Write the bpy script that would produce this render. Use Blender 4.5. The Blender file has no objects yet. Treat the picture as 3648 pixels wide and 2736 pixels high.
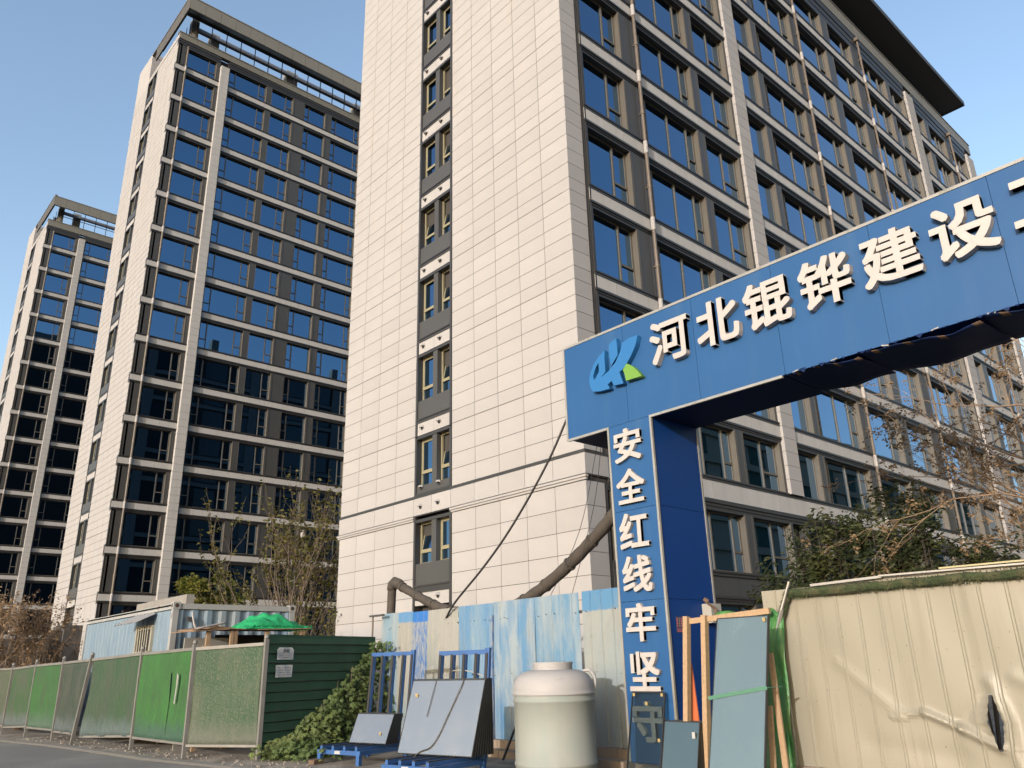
import bpy, math, random
from mathutils import Vector, Matrix
from math import sin, cos, pi, radians

rnd = random.Random(7)
scene = bpy.context.scene
COL = scene.collection

# ------------------------------------------------------------------ camera, sky, sun
cam_data = bpy.data.cameras.new('camera')
cam_data.sensor_width = 36.0
cam_data.lens = 27.87
cam_data.clip_start = 0.1
cam_data.clip_end = 3000
cam = bpy.data.objects.new('camera', cam_data)
COL.objects.link(cam)
_R, _U, _F = Vector((.744838, -.666801, -.024361)), Vector((-.206240, -.264792, .941993)), Vector((.634572, .696610, .334748))
cam.matrix_world = Matrix(((_R.x, _U.x, -_F.x, 0), (_R.y, _U.y, -_F.y, 0), (_R.z, _U.z, -_F.z, 1.55), (0, 0, 0, 1)))
scene.camera = cam

SUN_EL, SUN_AZ = radians(12.0), radians(197)      # direction towards the sun, azimuth from +X
world = bpy.data.worlds.new('World')
scene.world = world
world.use_nodes = True
wn = world.node_tree.nodes
wn.clear()
w_out = wn.new('ShaderNodeOutputWorld')
w_bg = wn.new('ShaderNodeBackground')
w_sky = wn.new('ShaderNodeTexSky')
w_sky.sky_type = 'NISHITA'
w_sky.sun_disc = False
w_sky.sun_elevation = SUN_EL
w_sky.sun_rotation = (pi / 2 - SUN_AZ) % (2 * pi)
w_sky.air_density = 1.0
w_sky.dust_density = 2.8
w_sky.ozone_density = 1.1
w_bg.inputs['Strength'].default_value = 0.15
world.node_tree.links.new(w_sky.outputs[0], w_bg.inputs[0])
world.node_tree.links.new(w_bg.outputs[0], w_out.inputs[0])

sun_data = bpy.data.lights.new('sun', 'SUN')
sun_data.energy = 2.0
sun_data.angle = radians(0.6)
sun_data.color = (1.0, .955, .925)
sun = bpy.data.objects.new('sun', sun_data)
COL.objects.link(sun)
sun_dir = Vector((cos(SUN_EL) * cos(SUN_AZ), cos(SUN_EL) * sin(SUN_AZ), sin(SUN_EL)))
sun.rotation_euler = (-sun_dir).to_track_quat('-Z', 'Y').to_euler()
sun.location = sun_dir * 60

scene.view_settings.view_transform = 'Standard'
scene.view_settings.look = 'None'
scene.view_settings.exposure = 1.36
scene.view_settings.gamma = 1.0
scene.view_settings.use_curve_mapping = False
scene.render.engine = 'CYCLES'
scene.cycles.max_bounces = 8

# ------------------------------------------------------------------ materials
def mat(name, col, rough=.6, metal=0.0, var=.0, vscale=3.0, bump=0.0, bscale=60.0, specks=None, col2=None,
        mixscale=1.0, mixlo=.45, mixhi=.6, stretch=(1, 1, 1), spec=.5, alpha=1.0, transl=None, streak=None, objvar=0.0):
    m = bpy.data.materials.new(name)
    m.use_nodes = True
    nt = m.node_tree
    N, L = nt.nodes, nt.links
    b = N['Principled BSDF']
    b.inputs['Roughness'].default_value = rough
    b.inputs['Metallic'].default_value = metal
    b.inputs['Specular IOR Level'].default_value = spec
    tc = N.new('ShaderNodeTexCoord')
    mp = N.new('ShaderNodeMapping')
    mp.inputs['Scale'].default_value = stretch
    L.new(tc.outputs['Object'], mp.inputs['Vector'])
    cur = N.new('ShaderNodeRGB')
    cur.outputs[0].default_value = (*col, 1)
    cur = cur.outputs[0]

    def noise(scale, detail=4, vec=None):
        n = N.new('ShaderNodeTexNoise')
        n.inputs['Scale'].default_value = scale
        n.inputs['Detail'].default_value = detail
        L.new(vec or mp.outputs[0], n.inputs['Vector'])
        return n.outputs['Fac']

    def ramp(fac, lo, hi):
        r = N.new('ShaderNodeMapRange')
        r.inputs['From Min'].default_value = lo
        r.inputs['From Max'].default_value = hi
        L.new(fac, r.inputs['Value'])
        return r.outputs[0]

    def mix(fac, a, bcol):
        x = N.new('ShaderNodeMix')
        x.data_type = 'RGBA'
        L.new(fac, x.inputs[0])
        L.new(a, x.inputs[6])
        if isinstance(bcol, tuple):
            x.inputs[7].default_value = (*bcol, 1)
        else:
            L.new(bcol, x.inputs[7])
        return x.outputs[2]
    if col2:
        cur = mix(ramp(noise(mixscale, 6), mixlo, mixhi), cur, col2)
    if streak:                                   # (colour, scale, lo, hi): runs down the sheet
        ms = N.new('ShaderNodeMapping')
        ms.inputs['Scale'].default_value = (1, 1, .08)
        L.new(tc.outputs['Object'], ms.inputs['Vector'])
        cur = mix(ramp(noise(streak[1], 5, ms.outputs[0]), streak[2], streak[3]), cur, streak[0])
    if var:
        h = N.new('ShaderNodeHueSaturation')
        r = N.new('ShaderNodeMapRange')
        r.inputs['From Min'].default_value = .25
        r.inputs['From Max'].default_value = .75
        r.inputs['To Min'].default_value = 1 - var
        r.inputs['To Max'].default_value = 1 + var
        L.new(noise(vscale, 5), r.inputs['Value'])
        L.new(r.outputs[0], h.inputs['Value'])
        L.new(cur, h.inputs['Color'])
        cur = h.outputs[0]
    if objvar:
        oi = N.new('ShaderNodeObjectInfo')
        h = N.new('ShaderNodeHueSaturation')
        r = N.new('ShaderNodeMapRange')
        r.inputs['To Min'].default_value = 1 - objvar
        r.inputs['To Max'].default_value = 1 + objvar
        L.new(oi.outputs['Random'], r.inputs['Value'])
        L.new(r.outputs[0], h.inputs['Value'])
        L.new(cur, h.inputs['Color'])
        cur = h.outputs[0]
    if specks:                                   # (colour, scale, lo, hi)
        cur = mix(ramp(noise(specks[1], 2), specks[2], specks[3]), cur, specks[0])
    L.new(cur, b.inputs['Base Color'])
    if bump:
        bp = N.new('ShaderNodeBump')
        bp.inputs['Strength'].default_value = 1.0
        bp.inputs['Distance'].default_value = bump
        L.new(noise(bscale, 4), bp.inputs['Height'])
        L.new(bp.outputs[0], b.inputs['Normal'])
    if transl:
        t = N.new('ShaderNodeBsdfTranslucent')
        L.new(cur, t.inputs['Color'])
        s = N.new('ShaderNodeMixShader')
        s.inputs[0].default_value = transl
        L.new(b.outputs[0], s.inputs[1])
        L.new(t.outputs[0], s.inputs[2])
        L.new(s.outputs[0], N['Material Output'].inputs[0])
    if alpha < 1:
        t = N.new('ShaderNodeBsdfTransparent')
        s = N.new('ShaderNodeMixShader')
        s.inputs[0].default_value = alpha
        L.new(t.outputs[0], s.inputs[1])
        L.new(b.outputs[0], s.inputs[2])
        L.new(s.outputs[0], N['Material Output'].inputs[0])
    return m

M = {}
M['stone'] = mat('stone', (.222, .218, .222), .8, objvar=.045, streak=((.225, .208, .195), 2.2, .52, .80), var=.05, vscale=1.2, specks=((.17, .15, .135), 120, .60, .72), bump=.002, bscale=140)
M['stone_band'] = mat('stone_band', (.272, .268, .266), .75, objvar=.04, var=.05, vscale=1.2, streak=((.235, .226, .22), 2.5, .55, .8), specks=((.19, .18, .17), 120, .60, .72))
M['stone_dark'] = mat('stone_joint', (.022, .02, .019), .9)
M['metal_grey'] = mat('metal_grey', (.032, .0315, .031), .5, var=.10, vscale=.8)
M['metal_dark'] = mat('metal_dark', (.018, .017, .017), .45, var=.1, vscale=1)
M['frame'] = mat('window_frame', (.062, .055, .045), .5, var=.08, vscale=2)
M['frame_cream'] = mat('window_frame_cream', (.16, .145, .095), .5)
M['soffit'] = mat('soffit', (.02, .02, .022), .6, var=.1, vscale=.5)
M['eave_shaded'] = mat('eave_shaded', (.048, .043, .036), .6, var=.08, vscale=.5)  # shade of a downward-facing soffit put into the colour of the side panels
M['roof_steel'] = mat('roof_steel', (.13, .135, .155), .5)
M['fascia'] = mat('fascia', (.12, .115, .10), .55, var=.06, vscale=.4)
M['concrete'] = mat('concrete', (.15, .145, .135), .9, var=.15, vscale=1.5, bump=.004, bscale=30)
M['dark_room'] = mat('dark_room', (.008, .008, .009), .9)
M['pipe_brown'] = mat('pipe_brown', (.075, .06, .047), .5, var=.1)
M['asphalt'] = mat('asphalt', (.115, .112, .108), .9, var=.18, vscale=.7, specks=((.2, .19, .17), 90, .62, .72), bump=.004, bscale=120, col2=(.15, .14, .125), mixscale=.35, mixlo=.45, mixhi=.7)
M['dirt'] = mat('dirt', (.19, .168, .14), .95, var=.2, vscale=2.5, bump=.02, bscale=14, col2=(.105, .088, .07), mixscale=1.3)
M['gravel'] = mat('gravel', (.17, .152, .13), .95, var=.2, vscale=8)

def glass_mat(name, col, wave=.0035, wscale=.55, rough=.015):
    m = bpy.data.materials.new(name)
    m.use_nodes = True
    N, L = m.node_tree.nodes, m.node_tree.links
    b = N['Principled BSDF']
    b.inputs['Base Color'].default_value = (*col, 1)
    b.inputs['Metallic'].default_value = 1.0
    b.inputs['Roughness'].default_value = rough
    tc = N.new('ShaderNodeTexCoord')
    n = N.new('ShaderNodeTexNoise')
    n.inputs['Scale'].default_value = wscale
    n.inputs['Detail'].default_value = 0.0
    L.new(tc.outputs['Object'], n.inputs['Vector'])
    oi = N.new('ShaderNodeObjectInfo')
    n.noise_dimensions = '4D'
    mu = N.new('ShaderNodeMath')
    mu.operation = 'MULTIPLY'
    mu.inputs[1].default_value = 40
    L.new(oi.outputs['Random'], mu.inputs[0])
    L.new(mu.outputs[0], n.inputs['W'])
    bp = N.new('ShaderNodeBump')
    bp.inputs['Distance'].default_value = wave
    L.new(n.outputs['Fac'], bp.inputs['Height'])
    L.new(bp.outputs[0], b.inputs['Normal'])
    return m

M['glass'] = glass_mat('coated_glass', (.095, .188, .31))

# ------------------------------------------------------------------ mesh helpers
WPOS = {}                     # world position of every object's origin

class MB:
    def __init__(s):
        s.v, s.f, s.mi = [], [], []

    def face(s, pts, m=0):
        n = len(s.v)
        s.v += [tuple(p) for p in pts]
        s.f.append(tuple(range(n, n + len(pts))))
        s.mi.append(m)

    def box(s, x0, x1, y0, y1, z0, z1, m=0):
        if x0 > x1: x0, x1 = x1, x0
        if y0 > y1: y0, y1 = y1, y0
        if z0 > z1: z0, z1 = z1, z0
        n = len(s.v)
        s.v += [(x0, y0, z0), (x1, y0, z0), (x1, y1, z0), (x0, y1, z0), (x0, y0, z1), (x1, y0, z1), (x1, y1, z1), (x0, y1, z1)]
        for q in ((3, 2, 1, 0), (4, 5, 6, 7), (0, 1, 5, 4), (1, 2, 6, 5), (2, 3, 7, 6), (3, 0, 4, 7)):
            s.f.append(tuple(n + i for i in q))
            s.mi.append(m)

    def bar(s, a, b, wx, wy, m=0, up=(0, 0, 1)):
        """a square bar from a to b"""
        a, b = Vector(a), Vector(b)
        d = (b - a).normalized()
        u = Vector(up)
        if abs(d.dot(u)) > .95: u = Vector((1, 0, 0))
        x = d.cross(u).normalized() * wx / 2
        y = x.cross(d).normalized() * wy / 2
        n = len(s.v)
        for p in (a, b):
            s.v += [tuple(p - x - y), tuple(p + x - y), tuple(p + x + y), tuple(p - x + y)]
        for q in ((3, 2, 1, 0), (4, 5, 6, 7), (0, 1, 5, 4), (1, 2, 6, 5), (2, 3, 7, 6), (3, 0, 4, 7)):
            s.f.append(tuple(n + i for i in q))
            s.mi.append(m)

    def obox(s, o, ax, ay, az, m=0):
        """box from origin o with three edge vectors"""
        o, ax, ay, az = Vector(o), Vector(ax), Vector(ay), Vector(az)
        n = len(s.v)
        s.v += [tuple(p) for p in (o, o + ax, o + ax + ay, o + ay, o + az, o + ax + az, o + ax + ay + az, o + ay + az)]
        for q in ((3, 2, 1, 0), (4, 5, 6, 7), (0, 1, 5, 4), (1, 2, 6, 5), (2, 3, 7, 6), (3, 0, 4, 7)):
            s.f.append(tuple(n + i for i in q))
            s.mi.append(m)

    def tube(s, pts, rad, n=8, m=0, cap=True):
        pts = [Vector(p) for p in pts]
        if not isinstance(rad, (list, tuple)): rad = [rad] * len(pts)
        prev = None
        base = len(s.v)
        for i, p in enumerate(pts):
            d = (pts[min(i + 1, len(pts) - 1)] - pts[max(i - 1, 0)]).normalized()
            if prev is None:
                u = Vector((0, 0, 1)) if abs(d.z) < .9 else Vector((1, 0, 0))
            else:
                u = prev
            x = d.cross(u)
            if x.length < 1e-4: x = d.cross(Vector((0, 1, .3)))
            x.normalize()
            y = x.cross(d).normalized()
            prev = y
            for k in range(n):
                a = 2 * pi * k / n
                s.v.append(tuple(p + (x * cos(a) + y * sin(a)) * rad[i]))
        for i in range(len(pts) - 1):
            for k in range(n):
                k2 = (k + 1) % n
                s.f.append((base + i * n + k, base + i * n + k2, base + (i + 1) * n + k2, base + (i + 1) * n + k))
                s.mi.append(m)
        if cap:
            s.f.append(tuple(base + k for k in reversed(range(n)))); s.mi.append(m)
            s.f.append(tuple(base + (len(pts) - 1) * n + k for k in range(n))); s.mi.append(m)

    def lathe(s, prof, c, n=40, m=0):
        base = len(s.v)
        for r, z in prof:
            for k in range(n):
                a = 2 * pi * k / n
                s.v.append((c[0] + r * cos(a), c[1] + r * sin(a), c[2] + z))
        for i in range(len(prof) - 1):
            for k in range(n):
                k2 = (k + 1) % n
                s.f.append((base + i * n + k, base + i * n + k2, base + (i + 1) * n + k2, base + (i + 1) * n + k))
                s.mi.append(m)

    def mesh(s, name, mats, smooth=False):
        me = bpy.data.meshes.new(name)
        me.from_pydata(s.v, [], s.f)
        for mm in (mats if isinstance(mats, (list, tuple)) else [mats]):
            me.materials.append(M[mm] if isinstance(mm, str) else mm)
        if any(s.mi):
            me.polygons.foreach_set('material_index', s.mi)
        if smooth:
            me.polygons.foreach_set('use_smooth', [True] * len(me.polygons))
        me.update()
        return me

    def build(s, name, mats, parent=None, smooth=False, **kw):
        return put(s.mesh(name, mats, smooth), name, parent, (0, 0, 0), **kw)

def put(me, name, parent=None, loc=(0, 0, 0), kind=None, label=None):
    """link mesh me as an object whose origin stands at world position loc"""
    o = bpy.data.objects.new(name, me)
    COL.objects.link(o)
    loc = Vector(loc)
    if parent is not None:
        o.parent = parent
        o.location = loc - WPOS[parent.name]
    else:
        o.location = loc
    WPOS[o.name] = loc
    if kind: o['kind'] = kind
    if label: o['label'] = label
    return o

def thing(name, label, cat, loc=(0, 0, 0), group=None):
    o = bpy.data.objects.new(name, None)
    o.empty_display_size = .3
    COL.objects.link(o)
    o.location = loc
    WPOS[o.name] = Vector(loc)
    o['label'] = label
    o['category'] = cat
    if group: o['group'] = group
    return o

def tag(o, label, cat, group=None):
    o['label'] = label
    o['category'] = cat
    if group: o['group'] = group
    return o

def struct(o):
    o['kind'] = 'structure'
    return o

_cache = {}
def cached(key, fn):
    if key not in _cache: _cache[key] = fn()
    return _cache[key]

def panel_mesh(key, dx, dy, dz, mname):
    """a small box, local origin at its low corner, edges a touch inside so that joints show"""
    def mk():
        b = MB(); b.box(0, dx, 0, dy, 0, dz)
        return b.mesh(key, mname)
    return cached((key, round(dx, 3), round(dy, 3), round(dz, 3), mname), mk)

# ------------------------------------------------------------------ windows
def window_meshes(w, h, mull, casements, d=.26, wall='frame'):
    """frame mesh and pane rectangles of a window facing -Y; local x along, y inwards, z up"""
    def mk():
        b = MB()
        t = .04
        b.box(0, .03, 0, d, 0, h); b.box(w - .03, w, 0, d, 0, h)           # reveals
        b.box(.03, w - .03, .01, d, 0, .03); b.box(.03, w - .03, .01, d, h - .03, h, 1)
        y0, y1 = d - .05, d + .02
        b.box(.031, .031 + t, y0, y1, .031, h - .031); b.box(w - .031 - t, w - .031, y0, y1, .031, h - .031)
        b.box(.031 + t, w - .031 - t, y0 + .001, y1, .031, .031 + t); b.box(.031 + t, w - .031 - t, y0 + .001, y1, h - .031 - t, h - .031)
        xs = [.031 + t] + [m for m in mull] + [w - .031 - t]
        for m_ in mull:
            b.box(m_ - .028, m_ + .028, y0 - .012, y1, .031 + t, h - .031 - t)
        panes = []
        for i in range(len(xs) - 1):
            a = xs[i] + (.028 if i else 0)
            c = xs[i + 1] - (.028 if i < len(xs) - 2 else 0)
            if i in casements:
                tz = h * .36
                b.box(a, c, y0 - .008, y1, tz - .035, tz + .035)
                b.box(a, a + .03, y0 + .005, y1, tz + .035, h - .082); b.box(c - .03, c, y0 + .005, y1, tz + .035, h - .082)
                panes += [(a, c, .08, tz - .03), (a + .03, c - .03, tz + .035, h - .08)]
            else:
                panes.append((a, c, .08, h - .08))
        return b.mesh('window', [wall, 'metal_dark']), panes, d - .01
    return cached(('win', round(w, 3), round(h, 3), tuple(mull), tuple(casements), wall, d), mk)

def pane_mesh(w, h, gm='glass'):
    def mk():
        b = MB(); b.box(0, w, 0, .012, 0, h)
        return b.mesh('pane', gm)
    return cached(('pane', round(w, 3), round(h, 3), gm), mk)

PANE_COUNT = {}
def place_window(par, x, y, z, w, h, mull, casements, single=True, gm='glass'):
    me, panes, yd = window_meshes(w, h, mull, casements)
    o = put(me, 'window', par, (x, y, z))
    if single and PANE_COUNT.get(par.name, 0) + len(panes) <= 300:
        PANE_COUNT[par.name] = PANE_COUNT.get(par.name, 0) + len(panes)
        for a, c, z0, z1 in panes:
            put(pane_mesh(c - a, z1 - z0, gm), 'pane', o, (x + a, y + yd, z + z0))
    else:
        def mk():
            b = MB()
            for a, c, z0, z1 in panes: b.box(a, c, 0, .012, z0, z1)
            return b.mesh('glazing', gm)
        put(cached(('glz', round(w, 3), round(h, 3), tuple(mull), tuple(casements), gm), mk), 'glazing', o, (x, y + yd, z))
    return o
# ------------------------------------------------------------------ towers
def nearest_split(items, limit):
    """items: (distance, payload); the nearest limit as singles, the rest as one part"""
    items = sorted(items, key=lambda t: t[0])
    return [p for _, p in items[:limit]], [p for _, p in items[limit:]]

def cam_dist(x, y, z):
    return (x * x + y * y + (z - 1.55) ** 2) ** .5

def band_rows(par, Y0, bands, segs, joint, limit, name='band_panel'):
    items = []
    for b0, b1, sg in bands:
        for xa, xb in sg:
            n = max(1, round((xb - xa) / joint))
            w = (xb - xa) / n
            for i in range(n):
                x = xa + i * w
                items.append((cam_dist(x + w / 2, Y0, b0), (x + .005, w - .01, b0, b1 - b0)))
    near, far = nearest_split(items, limit)
    for x, w, z, h in near:
        put(panel_mesh(name, w, .26, h, 'stone_band'), name, par, (x, Y0 - .02, z))
    if far:
        b = MB()
        for x, w, z, h in far: b.box(x, x + w, Y0 - .02, Y0 + .24, z, z + h)
        b.build('band_cladding', 'stone_band', par, kind='stuff')
    # dark backing that shows in the joints
    b = MB()
    for b0, b1, sg in bands:
        for xa, xb in sg: b.box(xa, xb, Y0 - .008, Y0 + .25, b0 + .004, b1 - .004)
    b.build('band_backing', 'stone_dark', par)

def trims(par, Y0, sills, heads, segs_of):
    """sills: (z0, z1, segs), heads: (z0, z1, segs): stepped dark metal profiles"""
    for nm, lst in (('sill_trim', sills), ('head_trim', heads)):
        for z0, z1, sg in lst:
            b = MB()
            for xa, xb in sg:
                h = z1 - z0
                if nm == 'sill_trim':
                    b.box(xa, xb, Y0 - .035, Y0 + .26, z0, z0 + h * .42)
                    b.box(xa, xb, Y0 - .010, Y0 + .26, z0 + h * .42, z0 + h * .62)
                    b.box(xa, xb, Y0 - .05, Y0 + .26, z0 + h * .62, z1)
                else:
                    b.box(xa, xb, Y0 + .02, Y0 + .26, z0, z0 + h * .3)
                    b.box(xa, xb, Y0 - .005, Y0 + .26, z0 + h * .3, z0 + h * .62)
                    b.box(xa, xb, Y0 - .045, Y0 + .26, z0 + h * .62, z1)
            b.build(nm, 'metal_dark', par)

def pier_panels(par, xa, xb, yf, yb, rows, name, limit, mname='stone'):
    """a proud stone pier facing -Y made of stacked slabs"""
    b = MB(); b.box(xa + .012, xb - .012, yf + .012, yb, rows[0], rows[-1]); b.build('pier_core', 'stone_dark', par)
    its = [(cam_dist(xa, yf, rows[i]), (rows[i] + .007, rows[i + 1] - rows[i] - .014)) for i in range(len(rows) - 1)]
    near, far = nearest_split(its, limit)
    for z, h in near:
        put(panel_mesh(name, xb - xa, yb - yf, h, mname), name, par, (xa, yf, z))
    if far:
        b = MB()
        for z, h in far: b.box(xa, xb, yf, yb, z, z + h)
        b.build('pier_cladding', mname, par, kind='stuff')

def vent_mesh():
    def mk():
        b = MB()
        n = 10
        # hood: half dome over a dark hole, facing -X
        for i in range(n):
            a0, a1 = pi * i / n, pi * (i + 1) / n
            b.face([(-.02, cos(a0) * .10, sin(a0) * .10), (-.02, cos(a1) * .10, sin(a1) * .10), (-.10, cos(a1) * .06, .02 + sin(a1) * .05), (-.10, cos(a0) * .06, .02 + sin(a0) * .05)], 0)
        b.face([(-.10, cos(pi * i / n) * .06, .02 + sin(pi * i / n) * .05) for i in range(n + 1)], 0)
        b.face([(-.022, cos(2 * pi * i / 12) * .075, sin(2 * pi * i / 12) * .075) for i in range(12)], 1)
        return b.mesh('vent_hood', ['stone', 'dark_room'])
    return cached('vent', mk)

def gable_window(par, X0, ylo, yhi, z0, z1, tilt, gm='glass'):
    """narrow window facing -X in a recess; cream frame, lower light fixed, upper sash may be tilted"""
    w, h = yhi - ylo, z1 - z0
    tz = h * .30
    def mk():
        b = MB(); t = .05; x0, x1 = .19, .26
        b.box(x0, x1, 0, t, 0, h); b.box(x0, x1, w - t, w, 0, h)
        b.box(x0 + .001, x1, t, w - t, 0, t); b.box(x0 + .001, x1, t, w - t, h - t, h)
        b.box(x0 - .008, x1, t, w - t, tz - .04, tz + .04)
        return b.mesh('window', 'frame_cream')
    o = put(cached(('gw', round(w, 3), round(h, 3)), mk), 'window', par, (X0, ylo, z0))
    put(cached(('gp', round(w, 3), round(h, 3), 0, gm), lambda: _gp(w, tz - .09, gm)), 'pane', o, (X0 + .235, ylo + .05, z0 + .05))
    hh = h - .05 - tz - .04
    def sash():
        b = MB(); t = .04
        b.box(0, .04, 0, t, 0, hh); b.box(0, .04, w - .10 - t, w - .10, 0, hh)
        b.box(.001, .04, t, w - .10 - t, 0, t); b.box(.001, .04, t, w - .10 - t, hh - t, hh)
        return b.mesh('sash', 'frame_cream')
    s = put(cached(('gs', round(w, 3), round(hh, 3)), sash), 'sash', o, (X0 + .20, ylo + .05, z0 + tz + .04))
    p = put(cached(('gp', round(w, 3), round(h, 3), 1, gm), lambda: _gp(w, hh - .08, gm, .04)), 'pane', o, (X0 + .215, ylo + .05, z0 + tz + .08))
    if tilt:
        s.rotation_euler = (0, -.0, 0); p.rotation_euler = (0, 0, 0)
        if tilt == 1:                      # side hung, a little open inwards
            s.rotation_euler[2] = radians(-24); p.rotation_euler[2] = radians(-24)
        else:                              # bottom hung, tilted inwards
            s.rotation_euler[1] = radians(11); p.rotation_euler[1] = radians(11)
    return o

def _gp(w, h, gm, m=0):
    b = MB(); b.box(0, .012, m, w - .10 - m, 0, h)
    return b.mesh('pane', gm)

def gable_strip(par, X0, ya, yb, floors, zlo, zhi, single=True, tilts=None):
    """dark vertical strip with paired windows, facing -X. floors: (b0, b1, t1, p1, w0, w1)"""
    b = MB()
    b.box(X0 - .03, X0 + .30, ya, ya + .10, zlo, zhi); b.build('strip_trim', 'metal_dark', par)
    b = MB(); b.box(X0 - .03, X0 + .30, yb - .10, yb, zlo, zhi); b.build('strip_trim', 'metal_dark', par)
    c0, c1 = ya + .82, ya + 1.07                 # middle post
    yi0, yi1 = ya + .101, yb - .101
    s = (yi1 - yi0)
    for i, (b0, b1, t1, p1, w0, w1) in enumerate(floors):
        gb = MB(); db = MB()
        for q in (0, 1):
            a = yi0 + q * s / 2
            if single:
                put(panel_mesh('vent_panel', .30, s / 2 - .008, b1 - b0, 'stone'), 'vent_panel', par, (X0 - .002, a, b0))
                put(vent_mesh(), 'vent_hood', par, (X0, a + s / 4 + (.12 if q == 0 else .18), b0 + .24))
            else:
                db.box(X0, X0 + .2, a, a + s / 2 - .008, b0, b1, 1)
        db.box(X0 - .03, X0 + .28, yi0, yi1, b1 + .002, b1 + .06, 0)
        db.box(X0 - .01, X0 + .28, yi0, yi1, b1 + .06, t1 - .05, 0)
        db.box(X0 - .04, X0 + .28, yi0, yi1, t1 - .05, t1, 0)
        hb = MB(); hb.box(X0 - .02, X0 + .28, yi0, yi1, w1, w1 + .10, 0)
        gb.box(X0 + .005, X0 + .29, yi0, yi1, t1, w0)
        gb.box(X0 + .004, X0 + .29, c0, c1, w0, w1)
        for a, c, tl in ((c1, yi1, (tilts or {}).get((i, 1), 0)), (yi0, c0, (tilts or {}).get((i, 0), 0))):
            if single:
                gable_window(par, X0, a, c, w0, w1, tl)
            else:
                gable_window(par, X0, a, c, w0, w1, 0)
        sp_ = gb.build('spandrel', 'metal_grey', par)
        db.build('spandrel_trim', ['metal_dark', 'stone'], sp_)
        hb.build('head_trim', 'metal_dark', sp_)

# ---- main tower -----------------------------------------------------------------
GX, FY = 15.2, 13.9
M['rear_dark'] = mat('rear_glass', (.012, .016, .018), .25)
M['rear_wall'] = mat('rear_wall', (.13, .13, .125), .8)
tower = thing('apartment_tower', 'pale stone clad tower nearest the camera with one slit column of windows in its gable', 'building', (GX, FY, 0), 'apartment towers in a row')
b = MB()
b.box(GX + .35, 59.3, FY + .32, 26.2, 0, 36.5)
b.box(GX + .006, GX + .35, FY + .32, 19.64, 0, 37.3); b.box(GX + .006, GX + .35, 21.66, 26.45, 0, 37.3)
b.box(GX + .02, 16.05, FY + .02, FY + .32, 0, 36.5)
b.box(GX + .30, GX + .35, 19.64, 21.66, 0, 37.3)
b.build('wall', 'stone_dark', tower)

# gable slabs
ycols = [13.9, 15.06, 16.2, 17.34, 18.47, 19.64]
ycols2 = [21.66, 22.84, 24.05, 25.28, 26.47]
rows = [.1, .7, 1.3, 1.9, 2.49, 3.08, 3.67, 4.26, 4.85, 5.46, 6.12]
up = [6.96, 7.5, 8.0, 8.52]
for k in range(3, 12): up += [3 * k + d for d in (.03, .46, .98, 1.5, 2.01, 2.52)]
up += [36.03, 36.46, 37.4]
its = []
for cols in (ycols, ycols2):
    for i in range(len(cols) - 1):
        for rr in (rows, up):
            for j in range(len(rr) - 1):
                y, w, z, h = cols[i], cols[i + 1] - cols[i], rr[j], rr[j + 1] - rr[j]
                g = .016 if (rr is up and (abs((z + .001) % 3 - .03) < .02)) else .009
                its.append((cam_dist(GX, y + w / 2, z), (y + .0085, w - .017, z + g, h - g - .007)))
near, far = nearest_split(its, 300)
for y, w, z, h in near:
    put(panel_mesh('stone_panel', .03, w, h, 'stone'), 'stone_panel', tower, (GX, y, z))
b = MB()
for y, w, z, h in far: b.box(GX, GX + .03, y, y + w, z, z + h)
b.build('stone_cladding', 'stone', tower, kind='stuff')
# stone course between the two string courses
for cols in (ycols, [19.64, 20.65, 21.66], ycols2):
    for i in range(len(cols) - 1):
        y, w = cols[i], cols[i + 1] - cols[i]
        put(panel_mesh('course_panel', .10, w - .014, .56, 'stone'), 'course_panel', tower, (GX - .05, y + .007, 6.29))
for q in (0, 1): put(vent_mesh(), 'vent_hood', tower, (GX - .05, 20.3 + q * .95, 6.55))
b = MB()
b.box(GX - .06, GX + .03, FY - .06, 26.5, 6.855, 6.90); b.box(GX - .03, GX + .03, FY - .04, 26.49, 6.90, 6.955)
b.box(GX - .03, GX + .03, FY - .03, 26.49, 6.255, 6.288)
b.box(GX + .03, 16.05, FY - .06, FY + .03, 6.855, 6.90); b.box(GX + .03, 16.05, FY - .03, FY + .03, 6.255, 6.288)
b.build('string_course', 'metal_dark', tower)
b = MB()
for ya, yb in ((FY - .08, 19.66), (21.64, 26.54)):
    b.box(GX - .09, GX + .02, ya, yb, 6.19, 6.254); b.box(GX - .05, GX + .02, ya + .03, yb - .02, 6.125, 6.19)
b.build('moulding', 'stone', tower)
# gable strip of windows
fl = []
for k in range(2, 12):
    b0 = 3 * k + .03 if k > 2 else 6.30
    b1 = b0 + .43 if k > 2 else 6.85
    fl.append((b0 if k > 2 else 6.96, b1 if k > 2 else 6.965, 3 * k + .62 if k > 2 else 7.02, 3 * k + 1.2, 3 * k + 1.27, 3 * k + 2.9))
fl0 = [(3.41, 3.80, 4.04, 4.7, 4.72, 6.05), (.6, .95, 1.1, 1.3, 1.6, 3.1)]
gable_strip(tower, GX, 19.64, 21.66, fl[1:], 8.96, 37.3, True, {(1, 0): 2, (3, 0): 2, (2, 1): 2, (2, 0): 2, (0, 0): 2, (4, 0): 1})
b = MB(); b.box(GX, GX + .3, 19.645, 21.655, 36.46, 37.39); b.build('strip_cap', 'stone', tower)
# first tall floor above the course, and the ground floors
gable_strip(tower, GX, 19.64, 21.66, [(6.956, 6.958, 6.99, 7.4, 7.27, 8.9)], 6.96, 9.0, True, {(0, 0): 2})
gable_strip(tower, GX, 19.64, 21.66, fl0, .1, 6.24, True, {(0, 1): 2})

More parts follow.
